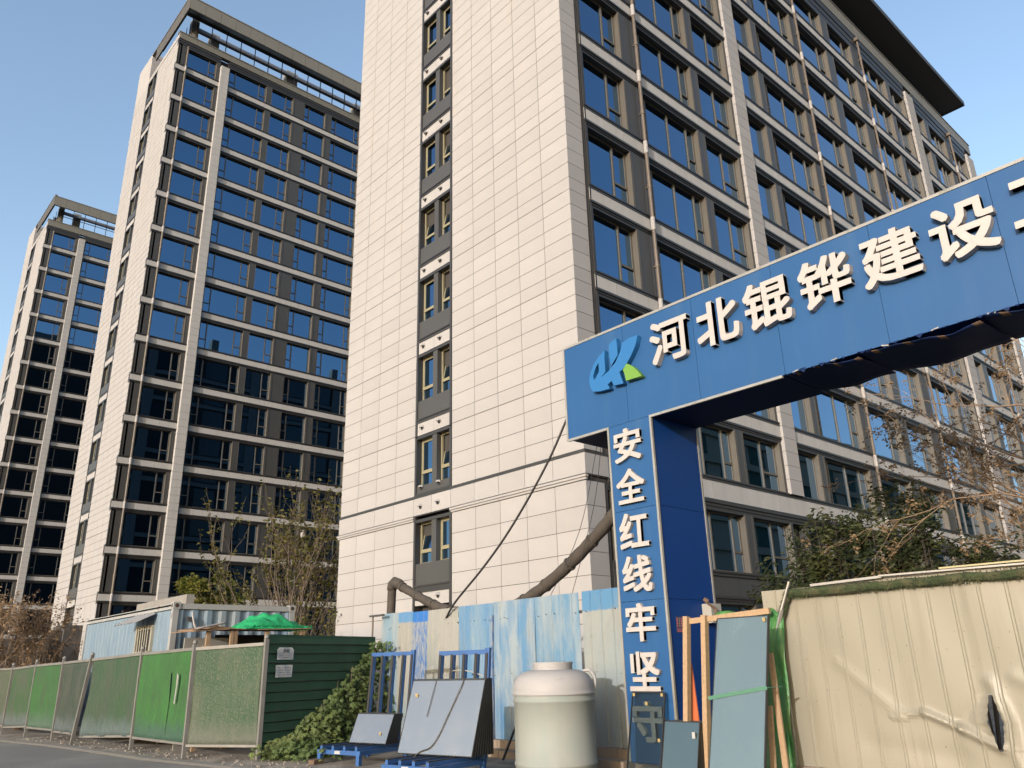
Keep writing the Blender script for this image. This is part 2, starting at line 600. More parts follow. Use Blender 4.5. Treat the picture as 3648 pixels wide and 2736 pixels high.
# corner slabs on the facade side
rr = rows[:-1] + [6.12]
cp = rr + []
pier_panels(tower, GX + .001, 15.93, FY + .0005, FY + .3, rr, 'corner_panel', 20)
pier_panels(tower, 15.945, 16.07, FY + .03, FY + .3, rr, 'corner_panel', 0)
pier_panels(tower, GX + .001, 15.93, FY + .0005, FY + .3, up, 'corner_panel', 60)
pier_panels(tower, 15.945, 16.07, FY + .03, FY + .3, up, 'corner_panel', 0)
put(panel_mesh('course_panel', .92, .08, .56, 'stone'), 'course_panel', tower, (GX - .049, FY - .05, 6.29))

# facade
BAYS = [(16.20, 18.34, [17.62], [1]), (19.10, 22.67, [19.70, 21.0, 22.17], [0, 3]), (23.12, 25.50, [24.5], [1]),
        (26.66, 28.28, [], []), (28.72, 32.55, [29.3, 30.75, 31.95], [0, 3]), (33.10, 36.50, [33.6, 35.8], [2]),
        (37.30, 40.10, [39.4], [1]), (41.05, 44.70, [41.6, 42.9, 44.0], [3]), (45.20, 47.40, [46.3], [1]),
        (48.95, 50.50, [], []), (51.20, 54.10, [51.8, 52.9, 53.5], [3]), (54.95, 57.90, [57.2], [1])]
COLS_ = [(18.34, 19.10), (22.67, 23.12), (25.50, 25.64), (26.50, 26.66), (28.28, 28.72), (32.55, 33.10), (36.50, 37.30), (40.10, 41.05), (44.70, 45.20), (47.40, 47.62), (48.76, 48.95), (50.50, 51.20), (54.10, 54.95), (57.90, 58.08)]
SEG = [(16.08, 25.62), (26.52, 47.60), (48.78, 58.04)]
SEG1 = [(16.08, 59.2)]
bands, sills, heads, wrows = [], [], [], []
for k in range(2, 12):
    b0, b1 = (3 * k + .02, 3 * k + .44) if k > 2 else (6.27, 6.845)
    sg = SEG if k > 2 else SEG1
    bands.append((b0, b1, sg))
    sills.append((b1, b1 + .15, sg))
    heads.append((b0 - (.20 if k > 2 else .32), b0, sg))
    top = 3 * (k + 1) + .02 - .20
    if k == 11: top = 35.3
    wrows.append((b1 + .15, top))
heads.append((35.3, 36.5, SEG))
sills.append((3.93, 4.08, SEG1)); heads.append((3.15, 3.36, SEG1))
wrows += [(4.08, 5.95), (.9, 3.15)]
band_rows(tower, FY, bands, SEG, .97, 290)
trims(tower, FY, sills, heads, None)
b = MB()
n = 44
for i in range(n): b.box(16.1 + i * .98, 16.1 + i * .98 + .965, FY + .01, FY + .2, 3.365, 3.925)
b.build('plinth_panels', 'metal_grey', tower, kind='stuff')
b = MB(); b.box(16.08, 59.2, FY, FY + .28, 0, .9); b.build('plinth', 'concrete', tower)
order = sorted([(cam_dist(B[0], FY, z0), B, z0, z1) for B in BAYS for z0, z1 in wrows], key=lambda t: t[0])
for _, B, z0, z1 in order:
    place_window(tower, B[0], FY + .01, z0, B[1] - B[0], z1 - z0, [m - B[0] for m in B[2]], B[3])
for xa, xb in COLS_:
    for z0, z1 in wrows:
        def mk(w=xb - xa, h=z1 - z0):
            b = MB(); b.box(0, w, 0, .27, 0, h)
            if w > .4:
                b.box(.03, .09, -.012, 0, 0, h); b.box(w - .09, w - .03, -.012, 0, 0, h)
            return b.mesh('column_panel', 'metal_grey')
        put(cached(('colp', round(xb - xa, 3), round(z1 - z0, 3)), mk), 'column_panel', tower, (xa + .001, FY + .015, z0))
pr = [z for z in up if z < 36.4]
pier_panels(tower, 25.64, 26.50, FY - .12, FY + .29, pr, 'pier_panel', 60)
pier_panels(tower, 47.62, 48.76, FY - .12, FY + .29, pr, 'pier_panel', 24)
pier_panels(tower, 58.08, 59.40, FY - .12, FY + .29, pr, 'pier_panel', 12)
b = MB(); b.box(16.072, 16.19, FY + .04, FY + .29, 6.97, 36.4); b.box(16.10, 16.16, FY - .02, FY + .04, 6.97, 36.4); b.build('corner_trim', 'metal_dark', tower)
# parapet, roof, eave, back of the block (seen only in reflections)
n = 22
for i in range(n):
    w = (59.4 - GX) / n
    put(panel_mesh('parapet_panel', w - .012, .4, .84, 'fascia'), 'parapet_panel', tower, (GX + i * w, FY - .07, 36.505))
b = MB(); b.box(GX - .04, 59.45, FY - .11, FY + .4, 37.35, 37.42); b.build('parapet_cap', 'fascia', tower)
b = MB(); b.box(17, 59, FY + .4, 26.2, 36.5, 36.6); b.build('roof', 'concrete', tower)
b = MB()
b.box(GX + .2, 56.2, 12.78, 15.6, 38.72, 39.0)
b.box(GX + .2, 56.2, 12.70, 12.78, 38.68, 39.05); b.box(56.2, 56.3, 12.70, 15.6, 38.68, 39.05)
b.build('eave', 'soffit', tower)
for x in (16, 24, 32, 40, 48, 55.2):
    for y in (FY + .9, 25): put(panel_mesh('roof_column', .8, .8, 2.22, 'fascia'), 'roof_column', tower, (x, y, 36.5))
b = MB(); b.box(20, 50, 18, 23, 36.6, 38.5); b.build('penthouse', 'metal_grey', tower)
b = MB()
for k in range(2, 13): b.box(GX + .35, 59.3, 26.2, 26.35, 3 * k, 3 * k + .45)
for x in (16, 25, 37, 48, 58): b.box(x, x + 1, 26.2, 26.38, 0, 36.5)
b.build('rear_band', 'rear_wall', tower, kind='stuff')
b = MB()
for k in range(1, 12):
    for i in range(12): b.box(18 + i * 3.4, 20.4 + i * 3.4, 26.2, 26.24, 3 * k + .6, 3 * k + 2.8)
b.build('rear_glazing', 'rear_dark', tower, kind='stuff')
# downpipes with pale sleeves at every band
def downpipe(par, x, y, ztop, bands_, zbot=1.0, r=.062, hopper=False):
    b = MB(); b.tube([(x, y, zbot), (x, y, ztop)], r, 10)
    for k in range(2, int(ztop / 3)):
        b.tube([(x, y, 3 * k + 1.6), (x, y, 3 * k + 1.72)], r * 1.25, 10)
        b.box(x - .03, x + .03, y, y + .12, 3 * k + 1.64, 3 * k + 1.69)
    if hopper: b.box(x - .16, x + .16, y - .12, y + .14, ztop, ztop + .2)
    o = b.build('downpipe', 'pipe_brown', par)
    for b0, b1 in bands_:
        if b1 < ztop:
            b = MB(); b.tube([(x, y, b0 - .03), (x, y, b1 + .03)], r * 1.18, 10); b.build('pipe_sleeve', 'stone', o)
bz = [(a, c) for a, c, _ in bands]
for x, zt, hp in ((19.05, 36.4, False), (32.95, 36.4, False), (40.97, 36.0, True), (54.85, 36.0, True)):
    downpipe(tower, x, FY - .13, zt, bz, hopper=hp)

# ---- the towers behind ------------------------------------------------------------
def rear_tower(label, X0, Y0, gd, dz, kmin, kmax, par_top, floors_detail=True):
    """gd: gable depth; band k stands at 3k+dz; same design as the near tower seen small"""
    T = thing('apartment_tower', label, 'building', (X0, Y0, 0), 'apartment towers in a row')
    ztop = 3 * (kmax + 1) + dz
    sc = gd / 10.9
    sa, sb = Y0 + 5.0 * sc, Y0 + 7.25 * sc
    fin0 = Y0 + 7.3 * sc
    yN = Y0 + gd
    XE = X0 + 26
    b = MB()
    b.box(X0 + .35, XE, Y0 + .34, yN, 0, ztop)
    b.box(X0 + .008, X0 + .35, Y0 + .02, sa, 0, ztop); b.box(X0 + .008, X0 + .35, sb, yN - .02, 0, ztop)
    b.box(X0 + .3, X0 + .35, sa, sb, 0, ztop)
    b.build('wall', 'stone_dark', T)
    rows = [.1 + .6 * i for i in range(int((3 * kmin + dz - .3) / .6))] + [3 * kmin + dz]
    for k in range(kmin, kmax + 1): rows += [3 * k + dz + d for d in (.43, .95, 1.47, 1.98, 2.49, 3.0)]
    b = MB()
    c1 = [Y0 + (sa - Y0) * i / 4 for i in range(5)]
    c2 = [sb + (yN - sb) * i / 3 for i in range(4)]
    def slabs(cols, rr):
        for i in range(len(cols) - 1):
            for j in range(len(rr) - 1):
                g = .016 if j % 6 else .03
                b.box(X0, X0 + .03, cols[i] + .012, cols[i + 1] - .012, rr[j] + g, rr[j + 1] - .008)
    slabs(c1, rows); slabs(c2, rows)
    b.build('stone_cladding', 'stone', T, kind='stuff')
    b = MB()
    fz = par_top + 2.9
    b.box(X0, X0 + 1.1, fin0 + .1, yN, ztop, fz)
    b.build('roof_fin', 'stone', T)
    b = MB(); b.box(X0 - .03, X0 + .35, Y0 - .03, fin0, ztop, ztop + .45); b.build('gable_cap', 'stone', T)
    fl = []
    for k in range(kmin, kmax + 1):
        z = 3 * k + dz
        fl.append((z, z + .43, z + .6, z + 1.2, z + 1.25, z + 2.88))
    gable_strip(T, X0, sa, sb, fl, .3, ztop, False)
    bays = [(.85, 3.30, [2.7], [1]), (4.40, 7.80, [5.0, 7.15], [0, 2]), (8.25, 10.35, [9.7], [1]), (11.45, 13.60, [12.0], [0]), (14.20, 17.25, [14.75, 16.75], [0, 2]), (17.9, 20.4, [19.6], [1]), (21.2, 24.6, [22.0, 23.8], [0, 2])]
    cols = [(.10, .85), (3.30, 3.58), (4.26, 4.40), (7.80, 8.25), (10.35, 11.45), (13.60, 14.20), (17.25, 17.9), (20.4, 21.2), (24.6, 25.9)]
    seg = [(X0 - .02, X0 + 3.58), (X0 + 4.26, XE)]
    bands, sills, heads, wr = [], [], [], []
    for k in range(kmin, kmax + 1):
        z = 3 * k + dz
        bands.append((z, z + .42, seg)); sills.append((z + .42, z + .56, seg)); heads.append((z - .2, z, seg))
        wr.append((z + .56, z + 2.8 if k < kmax else z + 2.4))
    heads.append((ztop - .6, ztop, seg))
    sills.append((3 * kmin + dz - 2.6, 3 * kmin + dz - 2.5, seg))
    wr.append((3 * kmin + dz - 2.5, 3 * kmin + dz - .2))
    band_rows(T, Y0, bands, seg, 1.15, 0)
    trims(T, Y0, sills, heads, None)
    for xa, xb, mu, ca in bays:
        for z0, z1 in wr:
            place_window(T, X0 + xa, Y0 + .01, z0, xb - xa, z1 - z0, [m - xa for m in mu], ca, False)
    for xa, xb in cols:
        b = MB()
        for z0, z1 in wr:
            b.box(X0 + xa, X0 + xb, Y0 + .02, Y0 + .3, z0, z1)
            if xb - xa > .5: b.box(X0 + xa + .04, X0 + xa + .12, Y0, Y0 + .02, z0, z1); b.box(X0 + xb - .12, X0 + xb - .04, Y0, Y0 + .02, z0, z1)
        b.build('column_panel', 'metal_grey', T)
    prow = [rows[0] + .55 * i for i in range(int(ztop / .55))]
    pier_panels(T, X0 + 3.58, X0 + 4.26, Y0 - .3, Y0 + .3, prow, 'pier_panel', 0, 'stone_band')
    b = MB(); b.box(X0 + 4.262, X0 + 4.36, Y0 - .12, Y0 + .29, 3 * kmin, ztop - .6); b.build('pier_trim', 'metal_dark', T)
    # stone wall of the ground floor at the corner, dark garage beside it
    b = MB()
    zb = 3 * kmin + dz - 2.6
    b.box(X0 - .06, X0 + .5, Y0 - .08, Y0 + .3, 0, zb - .1); b.box(X0 + 2.4, X0 + 4.4, Y0 - .02, Y0 + .3, 0, zb - .1)
    b.box(X0 - .10, XE, Y0 - .12, Y0 + .3, zb - .8, zb - .003); b.box(X0 - .1, X0 + .34, Y0 + .3, yN, zb - .2, zb)
    b.build('ground_floor_wall', 'stone', T)
    for xx in (.78,): downpipe(T, X0 + xx, Y0 - .14, ztop - .6, [(a, c) for a, c, _ in bands], r=.075)
    # parapet and the open roof storey under the eave
    for i in range(18):
        w = (XE - X0) / 18
        put(panel_mesh('parapet_panel', w - .015, .4, par_top - ztop - .06, 'fascia'), 'parapet_panel', T, (X0 + i * w, Y0 - .1, ztop + .02))
    b = MB(); b.box(X0 - .06, XE, Y0 - .15, Y0 + .4, par_top - .08, par_top); b.build('parapet_cap', 'fascia', T)
    ez = par_top + 2.25
    b = MB()
    i = 0
    x = X0 + 1.3
    while x < XE - .5:
        b.box(x - .03, x + .03, Y0 + .1, Y0 + .18, par_top, ez); x += 1.29
    b.box(X0 + .95, XE, Y0 + .11, Y0 + .16, par_top + .95, par_top + 1.02)
    b.box(X0 + .95, X0 + 1.02, Y0 + .1, Y0 + 4.8, par_top + .95, par_top + 1.02)
    for j in range(4): b.box(X0 + .95, X0 + 1.0, Y0 + .3 + j * 1.4, Y0 + .36 + j * 1.4, par_top, ez)
    b.build('roof_railing', 'metal_grey', T)
    for xx, w, yy in ((1.05, .55, .5), (2.9, .75, 1.2), (10.0, 1.1, 1.2), (17.2, 1.1, 1.2), (24.3, 1.0, 1.2)):
        b = MB(); b.box(X0 + xx, X0 + xx + w, Y0 + yy, Y0 + yy + .8, ztop, ez + .3)
        b.bar((X0 + xx + w / 2, Y0 + yy + .4, par_top + .3), (X0 + xx + w / 2, Y0 + yy + 3.2, ez), .4, .4)
        b.build('roof_column', 'concrete', T)
    b = MB(); b.box(X0 + 1.2, XE, Y0 + 1.0, Y0 + 1.3, par_top + 1.85, par_top + 2.2); b.build('roof_beam', 'roof_steel', T)
    b = MB(); b.box(X0 + 6.2, X0 + 10.2, Y0 + 5, Y0 + 8.5, ztop, par_top + 1.5); b.build('stair_head', 'concrete', T)
    # eave: a wide fascia and a soffit that rises inwards
    e = MB()
    yf = Y0 - 1.7
    z0, z1 = par_top + 1.25, par_top + 2.4
    n = 20
    for i in range(n):
        w = (XE - X0) / n
        e.box(X0 + i * w + .01, X0 + (i + 1) * w - .01, yf, yf + .12, z0, z1)
    m_ = 7
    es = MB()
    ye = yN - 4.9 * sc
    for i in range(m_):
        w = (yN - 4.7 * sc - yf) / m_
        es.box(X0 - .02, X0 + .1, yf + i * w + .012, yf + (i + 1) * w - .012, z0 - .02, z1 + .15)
    e.box(X0 - .04, XE, yf - .04, yf + .2, z1 + .001, z1 + .09); e.box(X0 - .06, X0 + .2, yf - .04, fin0 + .1, z1 + .151, z1 + .22)
    e.build('eave_fascia', 'fascia', T)
    es.build('eave_side', 'eave_shaded', T)
    e = MB()
    e.face([(X0 + .1, yf + .12, z0 + .02), (XE, yf + .12, z0 + .02), (XE, Y0 - .1, ez), (X0 + .1, Y0 - .1, ez)])
    e.face([(X0 + .1, Y0 - .1, ez), (XE, Y0 - .1, ez), (XE, Y0 + .35, ez), (X0 + .1, Y0 + .35, ez)])
    e.face([(X0 + .1, yf + .12, z1), (XE, yf + .12, z1), (XE, Y0 + .35, z1), (X0 + .1, Y0 + .35, z1)])
    e.face([(X0 + .1, Y0 + .35, ez), (X0 + .45, Y0 + .35, ez), (X0 + .45, yN - 5 * sc, ez), (X0 + .1, yN - 5 * sc, ez)])
    e.face([(X0 + .1, Y0 + .35, z1), (X0 + .45, Y0 + .35, z1), (X0 + .45, yN - 5 * sc, z1), (X0 + .1, yN - 5 * sc, z1)])
    e.face([(XE, Y0 + .35, ez), (X0 + .45, Y0 + .35, ez), (X0 + .45, Y0 + .35, z1), (XE, Y0 + .35, z1)])
    e.build('eave_soffit', 'soffit', T)
    return T

rear_tower('tall slim tower with an open framed roof storey, middle one of the row', 15.2, 56.4, 10.9, .1, 2, 16, 51.75)
rear_tower('farthest tower of the row, its dark facade partly hidden by the middle block', 15.15, 99.9, 12.0, -.5, 2, 17, 54.35)

# block across the street: the photo shows it mirrored in the lower windows of the near tower; lengthened to cut sky light on that facade
M['tan_wall'] = mat('tan_wall', (.30, .25, .17), .85, var=.1)
M['net_dark'] = mat('net_dark', (.014, .055, .032), .8, var=.2)
ob = thing('apartment_block', 'tan block with dark green netting, mirrored in the lower windows of the near tower', 'building', (90, -26, 0))
b = MB(); b.box(52, 175, -38, -22.3, 0, 31); b.build('wall', 'tan_wall', ob)
for i in range(20):
    for k in range(9):
        if (i * 7 + k * 3) % 5 == 0: continue
        put(panel_mesh('netting_panel', 3.4, .06, 2.3, 'net_dark'), 'netting_panel', ob, (54 + i * 6.1 + (k % 2) * .4, -22.3, .8 + k * 3.3))
for k in range(9):
    put(panel_mesh('floor_band', 123, .3, .35, 'tan_wall'), 'floor_band', ob, (52, -22.3, 3.15 + k * 3.3))
# ------------------------------------------------------------------ ground
def sheet(name, pts, z, m):
    b = MB(); b.face([(x, y, z) for x, y in pts]); return struct(b.build(name, m))
sheet('ground', [(-900, -900), (900, -900), (900, 900), (-900, 900)], 0, 'dirt')
edge = [(6.75, 11.5), (6.5, 14.0), (6.28, 15.5), (6.0, 17.3), (5.85, 20), (5.61, 23), (5.17, 26.2), (4.9, 30), (4.6, 60), (4.5, 200)]
sheet('road', [(p[0] - .15, p[1]) for p in edge] + [(-6, 200), (-6, -60), (9.2, -60), (9.2, -2), (8.2, 6)], .004, 'asphalt')
b = MB()
for i in range(len(edge) - 2):
    (x0, y0), (x1, y1) = edge[i], edge[i + 1]
    n = max(1, int((y1 - y0) / .5))
    for j in range(n):
        ya, yb = y0 + (y1 - y0) * j / n, y0 + (y1 - y0) * (j + 1) / n
        xa, xb = x0 + (x1 - x0) * j / n, x0 + (x1 - x0) * (j + 1) / n
        h = .008
        b.face([(xa - .14, ya, h), (xa + .0, ya, h + .02), (xb, yb, h + .02), (xb - .14, yb, h)])
        b.face([(xa, ya, h + .02), (xa + .3, ya, h), (xb + .3, yb, h), (xb, yb, h + .02)])
struct(b.build('verge', 'gravel'))
# stone kerb wall that carries the site boundary
def kerb_run(y0, y1, x0, x1, z0, z1, step):
    y = y0
    me = None
    while y < y1 - .05:
        L_ = min(step, y1 - y)
        put(panel_mesh('kerb_stone', x1 - x0, L_ - .012, z1 - z0, 'kerb'), 'kerb_stone', kerb, (x0, y, z0 + rnd.uniform(-.008, .004)))
        y += step
M['kerb'] = mat('kerb_stone', (.16, .125, .095), .9, var=.2, vscale=3, bump=.006, bscale=25)
kerb = bpy.data.objects.new('kerb', None); COL.objects.link(kerb); kerb['kind'] = 'structure'; WPOS[kerb.name] = Vector((0, 0, 0))
kerb_run(7.3, 16.6, 10.50, 10.95, 0, .26, .98); kerb_run(8.9, 16.6, 10.22, 10.50, 0, .12, .98)
kerb_run(.2, 6.3, 10.12, 10.5, 0, .26, .98)
# loose grit and small stones on the verge
b = MB()
for i in range(380):
    t = rnd.random() ** 1.3
    y = 12.5 + t * 14
    x = 6.35 - (y - 15) * .07 + rnd.uniform(-.1, 1.1)
    r = rnd.uniform(.008, .035)
    b.obox((x, y, 0), (r, rnd.uniform(-.4, .4) * r, 0), (rnd.uniform(-.4, .4) * r, r, 0), (rnd.uniform(-.3, .3) * r, 0, r * .7))
o = b.build('loose_stones', 'gravel'); o['kind'] = 'stuff'

# ------------------------------------------------------------------ sheet metal
def sheet_mat(name, base, worn, band=None, zband=None, lo=.42, hi=.62, seed=0.0, rough=.5, grime=(.06, .055, .05), fine=False):
    """painted sheet whose paint wears to the undercoat in runs; band keeps its colour where a capping once covered it"""
    m = bpy.data.materials.new(name); m.use_nodes = True
    N, L = m.node_tree.nodes, m.node_tree.links
    bs = N['Principled BSDF']; bs.inputs['Roughness'].default_value = rough
    tc = N.new('ShaderNodeTexCoord')
    def mapped(scale):
        mp = N.new('ShaderNodeMapping'); mp.inputs['Scale'].default_value = scale; mp.inputs['Location'].default_value = (seed, seed * 1.7, seed * .3)
        L.new(tc.outputs['Object'], mp.inputs['Vector']); return mp.outputs[0]
    def noise(vec, sc, det=5):
        n = N.new('ShaderNodeTexNoise'); n.inputs['Scale'].default_value = sc; n.inputs['Detail'].default_value = det; n.inputs['Roughness'].default_value = .65
        L.new(vec, n.inputs['Vector']); return n.outputs['Fac']
    def rng(v, a, c):
        r = N.new('ShaderNodeMapRange'); r.inputs['From Min'].default_value = a; r.inputs['From Max'].default_value = c; L.new(v, r.inputs['Value']); return r.outputs[0]
    def mix(f, a, c):
        x = N.new('ShaderNodeMix'); x.data_type = 'RGBA'; L.new(f, x.inputs[0])
        for s_, v in ((6, a), (7, c)):
            if isinstance(v, tuple): x.inputs[s_].default_value = (*v, 1)
            else: L.new(v, x.inputs[s_])
        return x.outputs[2]
    v = mapped((1, 1, .22)); v2 = mapped((1, 1, .9))
    c = mix(rng(noise(v, 3.2 if not fine else 26), lo, hi), base, worn)
    c = mix(rng(noise(v2, 9), .60, .75), c, tuple(x * .72 for x in worn))
    if band:
        sp = N.new('ShaderNodeSeparateXYZ'); L.new(tc.outputs['Object'], sp.inputs[0])
        a = N.new('ShaderNodeMath'); a.operation = 'MULTIPLY_ADD'; a.inputs[1].default_value = .10; L.new(noise(v2, 14), a.inputs[0]); L.new(sp.outputs[2], a.inputs[2])
        c = mix(rng(a.outputs[0], zband + .04, zband + .07), c, band)
    c = mix(rng(noise(mapped((1, 1, .5)), 1.3), .55, .8), c, tuple(x * .8 for x in worn))
    c = mix(rng(noise(v2, 60, 2), .70, .74), c, grime)
    L.new(c, bs.inputs['Base Color'])
    M[name] = m
    return name

def corrugated(Xp, ya, yb, z0, z1, ribs, depth=.022, rw=.03, nz=8, disp=None, hole=None, dirx=-1):
    """sheet in a plane X = Xp (facing -X), trapezoid ribs at the listed y; disp(y, z) -> (dx, dz); hole(y, z) -> True where torn away"""
    prof = [(ya, 0)]
    for r in sorted(ribs):
        if ya + rw < r < yb - rw:
            prof += [(r - rw, 0), (r - rw * .45, depth), (r + rw * .45, depth), (r + rw, 0)]
    prof.append((yb, 0))
    # subdivide wide flats
    ys = []
    for i in range(len(prof) - 1):
        n = 1 if prof[i + 1][0] - prof[i][0] < .08 or not disp else max(1, int((prof[i + 1][0] - prof[i][0]) / (.03 if hole else .06)))
        for k in range(n):
            t = k / n
            ys.append((prof[i][0] + (prof[i + 1][0] - prof[i][0]) * t, prof[i][1] + (prof[i + 1][1] - prof[i][1]) * t))
    ys.append(prof[-1])
    b = MB()
    nzz = nz
    for j in range(nzz + 1):
        z = z0 + (z1 - z0) * j / nzz
        for y, d in ys:
            dx, dz = disp(y, z) if disp else (0, 0)
            yy = y
            if hole:                       # the sheet is slit at y = HC and pushed apart
                hw, wd = hole(z), .28
                q = abs(y - HC)
                if q < wd: yy = HC + (1 if y > HC else -1) * (hw + q * (wd - hw) / wd) + (.02 * (z - .84) if hw > 0 else 0); dx += .05 * hw / .07 * (-1 if y > HC else .35) * (1 - q / wd)
            b.v.append((Xp + dirx * d + dx, yy, z + dz))
    w = len(ys)
    for j in range(nzz):
        for i in range(w - 1):
            yc, zc = (ys[i][0] + ys[i + 1][0]) / 2, z0 + (z1 - z0) * (j + .5) / nzz
            if hole and ys[i][0] < HC <= ys[i + 1][0] and hole(zc) > .004: continue
            b.f.append((j * w + i, j * w + i + 1, (j + 1) * w + i + 1, (j + 1) * w + i)); b.mi.append(0)
    return b

def solid(o, t=.004):
    md = o.modifiers.new('thickness', 'SOLIDIFY'); md.thickness = t; md.offset = 1
    return o

# ---- blue fence --------------------------------------------------------------
PALE, BLUE, CREAM_ = (.135, .185, .225), (.04, .105, .215), (.182, .184, .172)
BX = 10.65
bf = thing('sheet_fence', 'weathered blue and white corrugated metal fence behind the white water tank', 'fence', (BX, 12.5, 0))
bsh = [(16.42, 15.72, 2.76, sheet_mat('sheet_pale', (.10, .165, .22), (.165, .19, .20), seed=1)),
       (15.72, 15.16, 2.75, sheet_mat('sheet_cream_band', (.178, .176, .16), (.11, .16, .20), (.055, .135, .25), 2.52, .5, .7, 2)),
       (15.155, 14.60, 2.73, sheet_mat('sheet_speckle', (.030, .085, .205), (.15, .165, .19), (.012, .085, .27), 2.50, .44, .56, 3, fine=True)),
       (14.60, 13.53, 2.73, sheet_mat('sheet_cream', CREAM_, (.15, .17, .17), None, None, .5, .75, 4)),
       (13.53, 12.42, 2.74, sheet_mat('sheet_sky', (.06, .135, .235), (.13, .185, .225), None, None, .42, .66, 5)),
       (12.40, 11.22, 2.75, sheet_mat('sheet_grey_blue', (.055, .13, .225), (.165, .20, .225), None, None, .38, .56, 6)),
       (11.22, 10.08, 2.755, sheet_mat('sheet_grey_blue_two', (.06, .135, .22), (.15, .19, .22), None, None, .42, .60, 7)),
       (9.99, 8.84, 2.765, sheet_mat('sheet_top_blue', (.145, .175, .185), (.18, .185, .175), (.045, .125, .225), 2.42, .40, .66, 8))]
for i, (yb, ya, zt, mn) in enumerate(bsh):
    n = max(2, round((yb - ya) / .285))
    ribs = [ya + .05 + (yb - ya - .1) * (k + .5) / n for k in range(n)]
    bow = rnd.uniform(-.02, .02)
    o = corrugated(BX - .006 * (i % 2), ya, yb, .26, zt, ribs, nz=6, disp=lambda y, z, q=bow: (q * sin((z - .26) * 1.3) + .004 * sin(9 * y + 3 * z), 0)).build('corrugated_sheet', mn, bf)
    solid(o)
b = MB()
b.bar((BX - .03, 12.44, .26), (BX - .03, 12.41, 2.5), .05, .05, 0); b.build('lap_strip', 'sheet_speckle', bf)
b = MB()
for y in (16.3, 13.5, 11.2, 9.9): b.box(BX + .03, BX + .09, y, y + .06, 0, 2.7)
for z in (.6, 2.4): b.box(BX + .03, BX + .07, 8.9, 16.4, z, z + .05)
b.build('fence_frame', 'metal_grey', bf)
b = MB()
for i in range(70):
    y = rnd.uniform(8.9, 16.3); z = rnd.choice((.55, 1.4, 2.42)) + rnd.uniform(-.02, .02)
    b.tube([(BX - .006, y, z), (BX - .03, y, z)], .008, 6)
b.build('screw', 'metal_dark', bf, kind='stuff')

# ---- cream fence ---------------------------------------------------------------
CXp = 10.2
cf = thing('sheet_fence', 'cream corrugated metal fence with a torn hole and a green turf edge', 'fence', (CXp, 3.5, 0))
M['cream'] = mat('cream_sheet', (.165, .154, .122), .5, var=.05, vscale=.8, streak=((.125, .115, .088), 5, .55, .75), specks=((.09, .08, .06), 22, .72, .76))
def crumple(y, z):
    d = 0.0
    for (ya, za, yb, zb, a, w) in ((4.6, .88, 4.22, .92, -.02, .04), (4.22, .92, 3.85, .76, -.05, .045), (3.85, .76, 3.48, .58, -.05, .05), (5.2, 1.5, 4.5, .9, -.014, .07), (3.5, 1.15, 3.9, .8, .02, .08), (3.46, 1.25, 3.30, .3, -.03, .07), (4.9, .55, 3.9, .45, .014, .12), (3.2, 1.3, 2.4, .9, -.02, .08)):
        vx, vz = yb - ya, zb - za
        t = max(0, min(1, ((y - ya) * vx + (z - za) * vz) / (vx * vx + vz * vz)))
        q = math.hypot(y - ya - t * vx, z - za - t * vz)
        d += a * math.exp(-(q / w) ** 2)
    q = math.hypot((y - 3.42) / .10, (z - .82) / .32); d += -.05 * math.exp(-q * q)
    d += .012 * sin(2.1 * y + 1.5 * z) + .006 * sin(7 * y - 3 * z)
    if z < 1.2: d += .008 * sin(6 * y + 4 * z) * (1.2 - z)
    return d, 0
HC = 3.475
def torn(z):
    # a spear shaped rip
    if not .55 < z < 1.13: return 0.0
    return .062 * (1 - abs(z - .84) / .29) ** .9 + .004 * sin(z * 70)
y = 6.14
i = 0
while y > .3:
    ya = max(.25, y - .86)
    ribs = [ya + .10 + k * .285 for k in range(3)]
    zt = 2.44 + (.04 if i else 0)
    nz = (90 if ya < 3.6 and y > 3.3 else 40) if ya < 5.4 else 16
    o = corrugated(CXp - .005 * (i % 2), ya - .01, y, .25, zt, ribs, depth=.016, rw=.022, nz=nz, disp=crumple, hole=torn if ya < 3.6 and y > 3.3 else None).build('corrugated_sheet', 'cream', cf)
    solid(o, .003)
    y -= .86; i += 1
b = MB()
for yy in (6.05, 4.9, 3.05, 1.6, .4): b.box(CXp + .12, CXp + .18, yy, yy + .06, 0, 2.4)
for z in (.5, 2.3): b.box(CXp + .13, CXp + .17, .3, 6.1, z, z + .05)
b.build('fence_frame', 'metal_grey', cf)
# turf edging rolled over the top, and the hanging end
M['turf_edge'] = mat('turf_edge', (.022, .034, .010), .95, var=.35, vscale=14, bump=.02, bscale=90, col2=(.05, .05, .022), mixscale=5)
def tuft_box(b, p0, p1, w, h, n):
    """a fuzzy roll: a tube with blades"""
    p0, p1 = Vector(p0), Vector(p1)
    pts = [p0.lerp(p1, k / 24) + Vector((0, 0, rnd.uniform(-.012, .012))) for k in range(25)]
    b.tube(pts, [h * rnd.uniform(.85, 1.1) for _ in pts], 8)
    for _ in range(n):
        c = p0.lerp(p1, rnd.random()); a = rnd.uniform(0, 2 * pi)
        s = Vector((cos(a) * h, 0, sin(a) * h)) if abs((p1 - p0).normalized().z) < .5 else Vector((cos(a) * h, sin(a) * h, 0))
        q = c + s * .9; e = c + s * rnd.uniform(1.15, 1.45) + Vector((rnd.uniform(-.02, .02), rnd.uniform(-.02, .02), rnd.uniform(-.03, .01)))
        d = Vector((0, .006, .003))
        b.face([q - d, q + d, e])
b = MB()
tuft_box(b, (10.13, 5.72, 2.375), (10.13, .3, 2.385), .1, .055, 2600)
tuft_box(b, (10.13, 5.70, 2.40), (10.11, 5.86, 2.05), .1, .05, 500)
te = b.build('turf_roll', 'turf_edge'); te['label'] = 'dark green turf roll along the top of the cream fence'; te['category'] = 'artificial turf'
